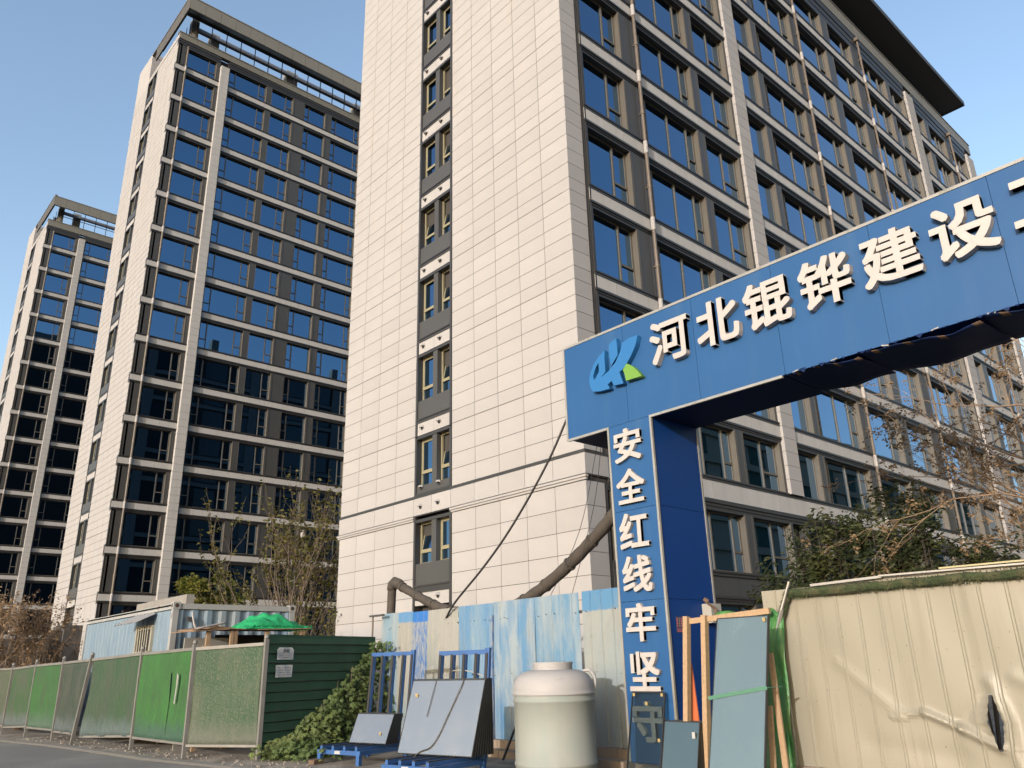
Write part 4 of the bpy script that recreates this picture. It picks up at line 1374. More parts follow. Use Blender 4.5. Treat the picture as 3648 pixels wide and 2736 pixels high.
b = MB(); b.box(CXa + .02, CXa + .05, wy0 + .09, wy1 - .09, wz0 + .08, wz1 - .09); b.build('pane', 'dark_room', wf)
b = MB()
for i in range(6):
    y = wy0 + .17 + i * .165
    b.tube([(CXa - .06, y, wz0), (CXa - .06, y, wz1)], .014, 6)
for z in (1.75, 2.1): b.bar((CXa - .06, wy0, z), (CXa - .06, wy1, z), .03, .02)
b.build('window_bars', 'cream_paint', wf)
b = MB()     # corrugated awning
for i in range(12):
    y0, y1 = wy0 - .1 + i * .125, wy0 - .1 + (i + 1) * .125
    z_ = .02 if i % 2 else -.02
    b.obox((CXa - .02, y0, 3.0 + z_), (0, .125, -2 * z_), (-.50, 0, -.24), (0, 0, .006))
b.build('awning', 'batten', ct)

# grey boundary wall with a pier, far left
M['render_grey'] = mat('grey_render', (.062, .056, .052), .9, var=.12, vscale=2)
gr = thing('block_wall', 'dark grey rendered wall with a taller pier left of the container', 'wall', (7.5, 34, 0))
b = MB(); b.box(-4, 7.74, 34, 34.4, 0, 2.9); b.build('wall_panel', 'render_grey', gr)
b = MB(); b.box(8.18, 8.8, 34, 35.6, 0, 3.38); b.box(7.74, 8.18, 34.2, 34.5, 0, 3.2); b.build('pier', 'render_grey', gr)
ck = thing('concrete_upstand', 'low concrete wall top showing above the container', 'wall', (10.8, 31.5, 0))
b = MB(); b.box(10.7, 10.98, 29, 34.2, 0, 4.2); b.build('wall_panel', 'concrete', ck)

# rough timber shelter with green netting on its roof
M['plywood'] = mat('plywood', (.15, .095, .055), .8, var=.2, vscale=5, stretch=(1, 6, 6))
M['timber'] = mat('timber', (.185, .125, .075), .75, var=.18, vscale=9, stretch=(6, 6, 1))
M['timber_pale'] = mat('timber_pale', (.23, .155, .09), .75, var=.15, vscale=6, stretch=(1, 4, 4))
sd = thing('timber_shelter', 'rough low shelter of boards and posts behind the green fence', 'shelter', (8.4, 19, 0))
SY = 18.3
b = MB()
def board(x0, x1, za, zb, y0=SY - .1, y1=SY + 1.4): b.obox((x0, y0, za), (x1 - x0, 0, zb - za), (0, y1 - y0, .03), (0, 0, .02))
board(7.0, 7.75, 2.43, 2.475); board(7.35, 8.6, 2.50, 2.475, SY - .02); board(8.45, 9.78, 2.475, 2.51); board(7.15, 7.75, 2.475, 2.58, SY + .5); board(7.7, 8.3, 2.565, 2.51, SY + .5)
b.build('roof_board', 'plywood', sd)
for x, w_, mname, lean in ((7.33, .09, 'timber', .10), (7.86, .07, 'timber', 0), (7.95, .08, 'plywood', 0), (8.72, .10, 'timber', .02), (9.62, .11, 'plywood', .02)):
    b = MB(); b.bar((x - lean, SY, 0), (x, SY, 2.455), w_, .07, up=(0, 1, 0)); b.build('post', mname, sd)
b = MB(); b.box(7.2, 8.12, SY - .06, SY - .02, 1.98, 2.13); b.build('rail', 'timber_pale', sd)
b = MB(); b.box(7.0, 8.0, SY + .5, SY + .55, 0, 2.32); b.build('side_board', 'concrete', sd)
b = MB(); b.box(8.0, 9.7, SY + 1.2, SY + 1.3, 0, 2.42); b.box(8.05, 9.6, SY + .25, SY + .45, 0, 2.15); b.build('dark_inside', 'dark_room', sd)  # near-black colour stands in for the shade inside the shelter
M['net_green'] = mat('net_green', (.008, .27, .10), .7, var=.25, vscale=8, transl=.3)
def heap(b, cx, cy, cz, rx, ry, rz, nx=48, ny=24, seed=0):
    r_ = random.Random(seed)
    ph = [r_.uniform(0, 6) for _ in range(6)]
    for j in range(ny + 1):
        for i in range(nx + 1):
            u, v = i / nx * 2 - 1, j / ny * 2 - 1
            e = max(0, 1 - abs(u) ** 2.4) * max(0, 1 - abs(v) ** 2.2)
            h = e ** .45 * (.66 + .26 * sin(u * 3.1 + 1.9) + .13 * sin(u * 8 + v * 5 + ph[1]) + .06 * sin(u * 13 - v * 6 + ph[3])) + .05 * sin(u * 21 + v * 8 + ph[2]) * e ** .4
            h = max(h, 0)
            b.v.append((cx + rx * u + .02 * sin(v * 17), cy + ry * v, cz + rz * h + r_.uniform(-.006, .006)))
    w = nx + 1
    for j in range(ny):
        for i in range(nx): b.f.append((j * w + i, j * w + i + 1, (j + 1) * w + i + 1, (j + 1) * w + i)); b.mi.append(0)
b = MB(); heap(b, 9.0, SY + .55, 2.505, .86, .62, .37, 70, 34, seed=3)
for i in range(60): 
    x = rnd.uniform(8.3, 9.8)
    b.face([(x, SY - .05, 2.52), (x + .08, SY - .05, 2.53), (x + .05, SY - .07, 2.53 + rnd.uniform(.02, .08))])
nt_ = tag(b.build('debris_net', 'net_green', smooth=True), 'bright green debris netting heaped on the shelter roof', 'netting'); 
lone('plastic_pipe', 'white plastic pipe bent into an elbow lying on the shelter roof', 'pipe', 'letter', lambda b: b.tube(smooth_path([(6.90, SY - .05, 2.83), (6.96, SY - .05, 2.60), (7.02, SY - .05, 2.50), (7.12, SY - .06, 2.505), (7.35, SY, 2.555), (7.72, SY + .1, 2.63)]), .022, 8), None, True)

# ------------------------------------------------------------------ racks and glass units
TH = radians(12)
ra, rw_ = Vector((cos(TH), sin(TH), 0)), Vector((-sin(TH), cos(TH), 0))
M['rack_blue'] = mat('rack_blue', (.016, .062, .185), .45, var=.15, vscale=5, specks=((.10, .10, .10), 40, .70, .74))
M['rubber'] = mat('rubber', (.008, .008, .009), .7)
M['tag_white'] = mat('tag_white', (.25, .25, .25), .6)
def rack(label, FR, W, D, ztop, lab_off):
    FR = Vector((*FR, 0))
    r = thing('glass_rack', label, 'rack', tuple(FR), 'blue glass racks by the fence')
    P = lambda d, s, z: FR + ra * d + rw_ * s + Vector((0, 0, z))
    for d in (.05, D - .05):
        for s in (.05, W - .05):
            b = MB(); b.bar(P(d, s, 0), P(d, s, .16), .075, .075, up=ra); b.build('leg', 'rack_blue', r)
    b = MB()
    b.bar(P(.05, 0, .195), P(.05, W, .195), .07, .07, up=(0, 0, 1)); b.bar(P(D - .05, 0, .195), P(D - .05, W, .195), .07, .07)
    b.bar(P(.09, .04, .194), P(D - .09, .04, .194), .06, .07); b.bar(P(.09, W - .04, .194), P(D - .09, W - .04, .194), .06, .07)
    b.build('base_frame', 'rack_blue', r)
    for k in range(4):
        s = .10 + (W - .2) * k / 3
        b = MB(); b.bar(P(.02, s, .262), P(D - .03, s, .262), .055, .06); sl = b.build('slat', 'rack_blue', r)
        b = MB(); b.bar(P(.02, s, .300), P(D - .03, s, .300), .05, .014); b.build('rubber_strip', 'rubber', sl)
    for k in range(5):
        s = W - .03 - (W - .06) * min(k, 3.75) / 3.75 if k < 4 else .0
        wd = .06 if k < 4 else .09
        b = MB(); b.bar(P(D - .08, s, .23), P(D + .06, s, ztop + (.06 if k in (4,) else 0)), wd, .06, up=ra); u = b.build('upright', 'rack_blue', r)
        b = MB(); b.bar(P(D - .115, s, .30), P(D + .02, s, ztop - .02), .05, .02, up=ra); b.build('rubber_strip', 'rubber', u)
    b = MB(); b.bar(P(D + .045, 0, ztop), P(D + .045, W, ztop), .06, .07); b.build('top_bar', 'rack_blue', r)
    b = MB(); b.obox(P(.012, W * .45, .17), rw_ * .14, ra * -.004, (0, 0, .05)); b.build('name_tag', 'tag_white', r)
    return r
rack('blue steel glass rack at left, standing in the vine and holding the small pane stack', (7.95, 12.85), 1.08, 1.26, 1.82, 0)
rack('blue steel glass rack in the middle, behind the large grey pane stack', (7.31, 9.90), 1.0, 1.27, 1.77, 0)

def igu_mat(name, col, met, rough, alpha=1.0):
    m = glass_mat(name, col, .002, 1.2, rough)
    bs = m.node_tree.nodes['Principled BSDF']; bs.inputs['Metallic'].default_value = met
    N, L = m.node_tree.nodes, m.node_tree.links
    tc = N.new('ShaderNodeTexCoord'); n = N.new('ShaderNodeTexNoise'); n.inputs['Scale'].default_value = 2.2; n.inputs['Detail'].default_value = 5
    L.new(tc.outputs['Object'], n.inputs['Vector'])
    r = N.new('ShaderNodeMapRange'); r.inputs['From Min'].default_value = .4; r.inputs['From Max'].default_value = .7; r.inputs['To Min'].default_value = rough; r.inputs['To Max'].default_value = rough + .22
    L.new(n.outputs['Fac'], r.inputs['Value']); L.new(r.outputs[0], bs.inputs['Roughness'])
    if alpha < 1:
        t = N.new('ShaderNodeBsdfTransparent'); s = N.new('ShaderNodeMixShader'); s.inputs[0].default_value = alpha
        t.inputs[0].default_value = (.78, .84, .84, 1)
        L.new(t.outputs[0], s.inputs[1]); L.new(bs.outputs[0], s.inputs[2]); L.new(s.outputs[0], N['Material Output'].inputs[0])
    M[name] = m
igu_mat('unit_glass', (.27, .285, .30), .75, .06)
igu_mat('unit_glass_dark', (.10, .14, .15), .75, .03)
igu_mat('unit_glass_tall', (.19, .25, .26), .65, .06, .85)
igu_mat('unit_glass_clear', (.09, .12, .15), .7, .02, .24)
M['spacer'] = mat('spacer_black', (.007, .007, .008), .5)
M['cork'] = mat('cork_pad', (.22, .165, .07), .8)
def unit(name, label, group, O, ax, az, th, gmat, fr=.012, out=None, front=True):
    """insulated glass unit: O low corner, ax along, az up, th thickness away from the viewer"""
    t = thing(name, label, 'glass pane', tuple(O), group)
    O, ax, az = Vector(O), Vector(ax), Vector(az)
    n = ax.cross(az).normalized()
    if n.dot(-ra) > 0: n = -n
    ex, ez = ax.normalized() * fr, az.normalized() * fr
    b = MB()
    b.obox(O, ax, n * th, ez); b.obox(O + az - ez, ax, n * th, ez)
    b.obox(O + ez, ex, n * th, az - ez * 2); b.obox(O + ax - ex + ez, ex, n * th, az - ez * 2)
    b.build('edge_seal', 'spacer', t)
    b = MB(); b.obox(O + ex + ez + n * .002, ax - ex * 2, n * (th - .004), az - ez * 2); b.build('glass', gmat, t)
    return t, n
# stack on the left rack
ORD = ('', 'second', 'third', 'fourth', 'fifth', 'sixth', 'seventh', 'eighth', 'rearmost')
O1 = Vector((8.40, 12.73, .315))
for k in range(9):
    sp = k * .033
    lab = 'small grey pane at the front of the stack on the left rack' if k == 0 else ORD[k] + ' pane from the front in the small stack on the left rack'
    u, n1 = unit('glass_sheet', lab, 'panes stacked on the left rack', O1 + ra * sp, rw_ * .925, ra * (.21 - .008 * k) + Vector((0, 0, .48)), .026, 'unit_glass_dark' if k else 'unit_glass')
    if k == 0:
        b = MB(); c = O1 + rw_ * .17 + (ra * .21 + Vector((0, 0, .48))) * .28; b.obox(c - n1 * .008, rw_ * .04, n1 * .006, (0, 0, .045)); b.build('cork_pad', 'cork', u)
# large stack in the middle
O2 = Vector((7.95, 9.80, .315))
az2 = ra * .345 + Vector((0, 0, 1.05))
for k in range(9):
    t_ = k / 8
    lab = 'large grey pane at the front of the middle stack, with a cord hanging over it' if k == 0 else ORD[k] + ' pane from the front in the large middle stack'
    u, n2 = unit('glass_sheet', lab, 'panes stacked on the middle rack', O2 + ra * (.062 * k), rw_ * 1.485, ra * (.345 - .045 * k) + Vector((0, 0, 1.05 + (.015 if k else 0))), .030, 'unit_glass_dark' if k else 'unit_glass')
    if k == 0:
        b = MB(); c = O2 + rw_ * 1.30 + az2 * .76; b.obox(c - n2 * .008, rw_ * .05, n2 * .006, (0, 0, .05)); b.build('cork_pad', 'cork', u)
def on2(s, v, lift=.014): return O2 + rw_ * s + az2 * v - n2 * lift
lone('cord', 'grey cord hanging in a curve over the large front pane', 'cord', 'metal_grey', lambda b: b.tube(smooth_path([on2(.42, 1.01, -.0), on2(.43, .93), on2(.50, .75), on2(.60, .5), on2(.70, .25), on2(.82, .10), on2(1.0, .04), on2(1.12, -.04)]), .009, 6), None, True)
lone('cord', 'thin second cord hanging straight down the left half of the large front pane', 'cord', 'metal_grey', lambda b: b.tube(smooth_path([on2(.98, 1.01, 0), on2(.985, .9), on2(1.0, .7), on2(1.02, .5)]), .006, 6), None, True)
lone('rope', 'pale green rope tied round the top of the middle rack', 'rope', 'cream_paint', lambda b: (b.tube([(8.30, 11.26, 2.05), (8.38, 11.1, 1.85), (8.43, 11.02, 1.72)], .008, 6), b.tube(smooth_path([(8.40, 11.1, 1.42), (8.42, 10.8, 1.5), (8.5, 10.5, 1.48), (8.55, 10.2, 1.40)]), .008, 6)))

# leaning panes by the pillar
small = unit('glass_sheet', 'clear dark pane leaning on the pillar over its lowest character', None, (9.93, 7.97, 0), (0, .64, 0), (.27, 0, 1.12), .026, 'unit_glass_clear')[0]
b = MB()
for y, f in ((8.02, .97), (8.56, .97), (8.30, .86), (8.02, .42)): b.box(9.93 + .27 * f - .018, 9.93 + .27 * f - .008, y - .02, y + .02, 1.12 * f - .025, 1.12 * f + .02)
b.build('cork_pad', 'cork', small)
for k in range(7):
    lab = 'greenish pane at the front of the low stack by the pillar' if k == 0 else ORD[k] + ' pane from the front in the low stack by the pillar'
    u, _n = unit('glass_sheet', lab, 'panes in the low stack by the pillar', (9.50 + k * .042, 7.03, .0), (0, .60, 0), (.20, 0, .765), .034, 'unit_glass_dark')
    if k == 0:
        b = MB(); b.box(9.63, 9.64, 7.08, 7.13, .56, .64); b.build('cork_pad', 'tag_white', u)
tall, _n = unit('glass_sheet', 'tall pale blue pane standing upright with a green strap round it', None, (8.80, 5.61, 0), (0, .77, 0), (.60, 0, 2.08), .04, 'unit_glass_tall', .014)
b = MB(); b.box(8.845, 8.853, 6.0, 6.05, .22, .32); b.box(9.36, 9.37, 5.64, 5.68, 2.0, 2.05); b.build('cork_pad', 'cork', tall)
M['strap'] = mat('strap', (.035, .115, .075), .6)
lone('strap', 'green strap tied across the tall pane', 'strap', 'strap', lambda b: (b.bar((9.105, 6.42, 1.10), (9.145, 5.60, 1.225), .006, .045), b.bar((9.145, 5.60, 1.225), (9.45, 5.58, 1.23), .045, .006), b.bar((9.105, 6.42, 1.10), (9.6, 6.55, 1.12), .03, .03)))
wfm = thing('timber_stand', 'pale timber frame standing between the pillar and the tall pane', 'timber stand', (9.85, 6.8, 0))
for yb, yt, wd in ((7.36, 7.23, .075), (7.03, 6.92, .075)):
    b = MB(); b.bar((9.75, yb, 0), (9.9, yt, 2.16), .09, wd, up=(0, 1, 0)); b.build('upright', 'timber_pale', wfm)
b = MB(); b.bar((9.935, 7.27, 2.09), (9.935, 5.90, 2.16), .05, .075); b.build('top_rail', 'timber_pale', wfm)
M['orange'] = mat('orange_board', (.27, .065, .018), .6, var=.1)
lone('orange_board', 'orange board leaning behind the timber frame', 'board', 'orange', lambda b: [b.face([(x, 7.40, 0), (x, 7.12, 0), (x + .10, 7.27, 1.55)][::s_]) for x, s_ in ((9.86, 1), (9.875, -1))])
M['tarp'] = mat('green_tarp', (.022, .105, .022), .45, var=.3, vscale=7, col2=(.05, .13, .03), mixscale=9, bump=.02, bscale=26, stretch=(1, 1, .35))
b = MB(); nu, nv = 24, 30
for v in range(nv + 1):
    for u in range(nu + 1):
        tu, tv = u / nu, v / nv
        y = 6.86 + (5.80 - 6.86) * tu
        y += (.0 - .02) * (1 - tv)
        x = 9.86 + .22 * tv + .025 * sin(tu * 22 + tv * 3) + .02 * sin(tv * 16 + tu * 5)
        b.v.append((x, y - .0, tv * (2.18 + .03 * sin(tu * 9) - (.12 * max(0, tu - .85) / .15))))
for v in range(nv):
    for u in range(nu): a = v * (nu + 1) + u; b.f.append((a, a + 1, a + nu + 2, a + nu + 1)); b.mi.append(0)
tp = solid(b.build('tarpaulin', 'tarp', smooth=True), .004)
tag(tp, 'crumpled green tarpaulin sheet hanging behind the tall pane', 'tarpaulin')
lone('timber_plank', 'longer thin timber plank leaning right of the tall pane', 'plank', 'timber_pale', lambda b: b.bar((9.35, 5.60, 0), (9.62, 5.78, 1.62), .07, .03, up=(1, 0, 0)), 'planks leaning by the tall pane')
lone('timber_plank', 'shorter timber plank right beside the tall pane', 'plank', 'timber_pale', lambda b: b.bar((9.2, 5.70, 0), (9.45, 5.78, 1.0), .07, .03, up=(1, 0, 0)), 'planks leaning by the tall pane')
M['white_chip'] = mat('rubble_white', (.3, .29, .27), .9)
def rub(b):
    for i in range(26):
        y = rnd.uniform(5.2, 6.4); x = rnd.uniform(9.75, 10.1); r = rnd.uniform(.02, .07)
        b.obox((x, y, 0), (r, .3 * r, 0), (-.3 * r, r, .1 * r), (.1 * r, 0, r * .6))
b = MB(); rub(b); o = b.build('rubble', 'white_chip'); o['kind'] = 'stuff'
# stray bits between the stacks
lone('metal_trestle', 'thin dark metal trestle leaning on the fence behind the large pane stack', 'trestle', 'rubber', lambda b: (b.bar((9.9, 11.35, .02), (10.5, 11.35, 1.0), .03, .03), b.bar((10.5, 11.35, 1.0), (10.5, 11.0, 1.02), .03, .03), b.bar((10.5, 11.0, 1.0), (9.8, 10.85, .02), .03, .03)))
lone('glass_sheet', 'narrow pane edge leaning on the fence just left of the water tank', 'glass pane', 'spacer', lambda b: b.obox((9.75, 10.30, 0), (0, .10, 0), (.55, -.02, 1.25), (.03, 0, 0)))

# ------------------------------------------------------------------ water tank
M['tank_white'] = mat('tank_plastic', (.255, .252, .256), .55, var=.05, vscale=2, transl=.12, spec=.25)
M['tank_cloudy'] = mat('tank_cloudy', (.22, .23, .215), .6, transl=.12, spec=.2, var=.10, vscale=2.2, streak=((.175, .19, .178), 3, .5, .75), col2=(.165, .19, .182), mixscale=2.2, mixlo=.4, mixhi=.7)
TC = (9.12, 9.25, 0)
tk = thing('water_tank', 'large white plastic water tank standing in front of the blue fence', 'water tank', TC)
b = MB(); b.lathe([(.0, .0), (.57, .0), (.605, .04), (.606, .16), (.618, .17), (.618, .20), (.606, .21), (.605, .6), (.608, 1.02), (.622, 1.03), (.622, 1.06), (.610, 1.07), (.610, 1.12)], TC, 64); b.build('lower_body', 'tank_cloudy', tk, smooth=True)
b = MB(); b.lathe([(.610, 1.12), (.632, 1.125), (.632, 1.155), (.618, 1.165), (.618, 1.20), (.612, 1.26), (.59, 1.33), (.545, 1.395), (.47, 1.445), (.38, 1.47), (.31, 1.478)], TC, 64); b.build('dome', 'tank_white', tk, smooth=True)
b = MB()
pr_ = [(.31, 1.475)]
for k in range(3): pr_ += [(.302, 1.49 + k * .022), (.312, 1.497 + k * .022), (.302, 1.504 + k * .022)]
pr_ += [(.315, 1.565), (.315, 1.585), (.27, 1.59), (.27, 1.54), (0, 1.53)]
b.lathe(pr_, TC, 48); b.build('neck', 'tank_white', tk, smooth=True)
def tpt(az, r, z): return (TC[0] + r * cos(az), TC[1] + r * sin(az), z)
for az in (radians(-52),):
    b = MB(); b.tube(smooth_path([tpt(az, .46, 1.45), tpt(az, .56, 1.46), tpt(az, .62, 1.40), tpt(az, .645, 1.30), tpt(az, .63, 1.2), tpt(az, .60, 1.18)]), .022, 8); b.build('handle', 'tank_white', tk, smooth=True)
b = MB()
for az in (radians(232), ):
    for k in range(6):
        a0, a1 = az - .10 + k * .033, az - .10 + (k + 1) * .033
        b.face([tpt(a0, .592, 1.345), tpt(a1, .592, 1.345), tpt(a1, .585, 1.365), tpt(a0, .585, 1.365)])
b.build('level_mark', 'tank_white', tk)

# iron pole at the end of the green wall
ip = thing('iron_pole', 'thin rusty pole with a small bracket at the left end of the blue fence', 'pole', (10.5, 16.57, 0))
b = MB(); b.tube([(10.45, 16.50, 0), (10.45, 16.50, 2.70)], .022, 8); b.build('shaft', 'pipe_brown', ip)
b = MB(); b.box(10.42, 10.48, 16.05, 16.62, 2.70, 2.74); b.build('bracket', 'metal_grey', ip)
# ------------------------------------------------------------------ plants
def leaf_mat(name, a, c, tr=.35):
    m = mat(name, a, .6, var=.35, vscale=2.5, col2=c, mixscale=1.6, mixlo=.42, mixhi=.62, transl=tr, spec=.25)
    M[name] = m
leaf_mat('leaf_yellow', (.062, .066, .014), (.085, .070, .016))
leaf_mat('leaf_evergreen', (.020, .030, .011), (.040, .046, .014), .25)
leaf_mat('leaf_old', (.060, .050, .012), (.075, .045, .014), .2)
leaf_mat('leaf_brown', (.185, .125, .072), (.145, .098, .058), .3)
leaf_mat('leaf_vine', (.050, .078, .024), (.085, .108, .036), .3)
leaf_mat('leaf_lime', (.072, .088, .014), (.105, .098, .018), .4)
M['bark'] = mat('bark', (.075, .057, .042), .9, var=.25, vscale=8)
M['bark_dark'] = mat('bark_dark', (.030, .024, .019), .9, var=.2, vscale=8)
M['twig'] = mat('twig', (.165, .112, .072), .85, var=.2, vscale=3)

def rand_dir(r, base, spread):
    v = Vector((r.gauss(0, 1), r.gauss(0, 1), r.gauss(0, 1))).normalized()
    return (base + v * spread).normalized()

def grow(r, b, tips, p, d, L_, rad, depth, spread=.45, up=.12, kids=(2, 4), shrink=.68, nseg=4, sides=6, wander=.18):
    pts, rr = [p], [rad]
    for i in range(nseg):
        d = (d + Vector((r.gauss(0, wander), r.gauss(0, wander), r.gauss(0, wander) + up))).normalized()
        p = p + d * (L_ / nseg)
        pts.append(p); rr.append(rad * (1 - .55 * (i + 1) / nseg))
    b.tube(pts, rr, max(3, sides), cap=False)
    if depth == 0:
        tips.append((pts, d)); return
    n = r.randint(*kids)
    for k in range(n):
        t = r.uniform(.35, 1.0)
        i = min(nseg - 1, int(t * nseg)); q = pts[i].lerp(pts[i + 1], t * nseg - i)
        grow(r, b, tips, q, rand_dir(r, d, spread), L_ * shrink * r.uniform(.7, 1.15), rad * .5, depth - 1, spread, up, kids, shrink, nseg, sides - 1, wander)
    grow(r, b, tips, pts[-1], d, L_ * shrink, rad * .45, depth - 1, spread, up, kids, shrink, nseg, sides - 1, wander)

def leaf(b, r, p, L_, W_, d=None, m=0, droop=.3):
    a = r.uniform(0, 2 * pi)
    d = d or Vector((cos(a), sin(a), r.uniform(-droop - .5, .4))).normalized()
    s = d.cross(Vector((r.gauss(0, 1), r.gauss(0, 1), r.gauss(0, 1)))).normalized() * W_ / 2
    q = p + d * L_ * .5
    b.face([p, q + s, p + d * L_, q - s], m)

def sparse_tree(name, label, base, seed, trunks, h, bark, lmat, nleaf, lsize, spread=.42, lean=(0, 0), group=None, kids=(2, 3), depth=3, up=.14, first=.36, rad=.06, wander=.15, cat='tree'):
    r = random.Random(seed)
    t = thing(name, label, cat, base, group)
    tb = MB(); tips = []
    for k in range(trunks):
        a = r.uniform(0, 2 * pi)
        d = Vector((cos(a) * .18 * min(1, trunks - 1) + lean[0], sin(a) * .18 * min(1, trunks - 1) + lean[1], 1)).normalized()
        grow(r, tb, tips, Vector(base) + Vector((cos(a), sin(a), 0)) * .1 * (trunks > 1), d, h * first, rad * r.uniform(.8, 1.1), depth, spread, up, kids, .72, 4, 7, wander)
    tb.build('trunk', bark, t)
    lb = MB()
    for _ in range(nleaf):
        pts, d = tips[r.randrange(len(tips))]
        i = r.randrange(len(pts) - 1); p = pts[i].lerp(pts[i + 1], r.random())
        leaf(lb, r, p + Vector((r.gauss(0, .03), r.gauss(0, .03), r.gauss(0, .03))), lsize * r.uniform(.6, 1.2), lsize * r.uniform(.4, .7))
    if nleaf: lb.build('crown', lmat, t, kind='stuff')
    return t

# tall half bare tree by the left edge of the near tower
sparse_tree('garden_tree', 'tall slender half bare tree with scattered yellow leaves left of the near tower', (16.55, 32.0, 0), 11, 9, 11.4, 'bark', 'leaf_yellow', 3600, .19, .46, kids=(2, 3), depth=3, up=.17, first=.34, rad=.085)
lone('plastic_bag', 'white plastic bag caught high in the half bare tree', 'bag', 'letter', lambda b: b.lathe([(0, 0), (.09, .02), (.13, .12), (.09, .22), (.03, .26), (.05, .32)], (16.15, 31.2, 6.9), 9))
# dense yellow green small tree in front of the middle tower
def bushy(name, label, base, seed, cx, cz, rx, rz, n, lmat, lsize, trunks=4, bark='bark', group=None, old=None, cat='tree', flat=.8):
    r = random.Random(seed)
    t = thing(name, label, cat, base, group)
    B_ = Vector(base)
    tb = MB()
    clumps = []
    for k in range(26):
        a, u = r.uniform(0, 2 * pi), r.uniform(-1, 1)
        q = (r.random() ** .45)
        c = B_ + Vector((cos(a) * rx * q * (1 - .35 * max(0, u)), sin(a) * rx * flat * q, cz + rz * u * (.55 + .45 * r.random())))
        clumps.append((c, r.uniform(.25, .5) * rx * .75))
        s = B_ + Vector((r.uniform(-.15, .15), r.uniform(-.15, .15), 0))
        m_ = s.lerp(c, .55) + Vector((r.gauss(0, .1), r.gauss(0, .1), .15))
        tb.tube(smooth_path([s, m_, c + Vector((0, 0, .1))], 4), [.035 * rx / 1.2 * (1 - .8 * i / 8) for i in range(9)], 5, cap=False)
    tb.build('trunk', bark, t)
    lb = MB()
    for _ in range(n):
        c, R_ = clumps[r.randrange(len(clumps))]
        v = Vector((r.gauss(0, 1), r.gauss(0, 1), r.gauss(0, 1)))
        v = v.normalized() * R_ * r.random() ** .5
        v.z *= .8
        leaf(lb, r, c + v, lsize * r.uniform(.6, 1.25), lsize * r.uniform(.35, .6), m=1 if old and v.z < -.1 and r.random() < .5 else 0)
    lb.build('crown', [lmat, old] if old else lmat, t, kind='stuff')
    return t
bushy('leafy_tree', 'small dense yellow green tree above the container, before the middle tower', (16.4, 42.0, 0), 4, 0, 4.9, 1.9, 1.65, 6500, 'leaf_lime', .21, flat=.7)
# brown shrubs and saplings at far left
for bx, by, h, sd, lab in ((6.7, 31.6, 5.9, 21, 'reddish brown shrub rising over the grey wall at the far left, nearer its pier'), (5.4, 31.9, 6.0, 22, 'reddish brown shrub at the left edge of the photo over the grey wall')):
    sparse_tree('brown_shrub', lab, (bx, by, 0), sd, 9, h, 'twig', 'leaf_brown', 2600, .11, .5, kids=(2, 3), depth=3, up=.10, first=.30, rad=.03, group='brown shrubs by the grey wall', cat='shrub')
for bx, by, h, sd, lab in ((9.3, 33.0, 5.0, 31, 'thin bare sapling before the gable of the middle tower'), (10.3, 33.4, 5.0, 32, 'low bare sapling just left of the container roof')):
    sparse_tree('bare_sapling', lab, (bx, by, 0), sd, 3, h, 'twig', 'leaf_brown', 60, .10, .5, kids=(2, 3), depth=3, up=.10, first=.32, rad=.022, group='bare saplings behind the container')
sparse_tree('brown_shrub', 'tangled bare shrub in the gap between container and near tower', (15.3, 27.2, 0), 41, 8, 5.4, 'bark', 'leaf_yellow', 700, .16, .5, kids=(2, 3), depth=3, up=.12, first=.32, rad=.03, cat='shrub')
sparse_tree('brown_shrub', 'low leafy shrub behind the shelter roof, left of the near tower', (13.2, 25.5, 0), 42, 8, 4.0, 'bark', 'leaf_yellow', 900, .15, .5, kids=(2, 3), depth=3, up=.12, first=.32, rad=.03, cat='shrub')

# evergreen row behind the cream fence: upright stems with drooping glossy leaves
def evergreen(label, base, h, seed):
    r = random.Random(seed)
    t = thing('evergreen_shrub', label, 'shrub', base, 'evergreen shrubs behind the cream fence')
    B_ = Vector(base); tb, lb = MB(), MB()
    for k in range(9):
        a = r.uniform(0, 2 * pi); hh = h * r.uniform(.66, 1.0)
        top = B_ + Vector((cos(a) * r.uniform(.1, .45), sin(a) * r.uniform(.1, .45), hh))
        mid = B_.lerp(top, .5) + Vector((cos(a) * .08, sin(a) * .08, 0))
        pts = smooth_path([B_ + Vector((cos(a) * .06, sin(a) * .06, 0)), mid, top], 8)
        tb.tube(pts, [.022 * (1 - .8 * i / (len(pts) - 1)) for i in range(len(pts))], 5, cap=False)
        for q in range(25):
            u = r.uniform(.38, 1.0)
            i = min(len(pts) - 2, int(u * (len(pts) - 1)))
            c = pts[i].lerp(pts[i + 1], r.random())
            a2 = r.uniform(0, 2 * pi); L_ = r.uniform(.1, .34)
            e = c + Vector((cos(a2) * L_, sin(a2) * L_, r.uniform(.0, .22)))
            tb.bar(c, e, .008, .008)
            for w in range(12):
                a3 = r.uniform(0, 2 * pi)
                leaf(lb, r, e + Vector((r.gauss(0, .06), r.gauss(0, .06), r.gauss(0, .07))), r.uniform(.10, .17), r.uniform(.032, .052), Vector((cos(a3), sin(a3), r.uniform(-1.0, .25))).normalized(), 1 if u < .62 and r.random() < .30 else 0)
    tb.build('stem', 'bark_dark', t)
    lb.build('crown', ['leaf_evergreen', 'leaf_old'], t, kind='stuff')
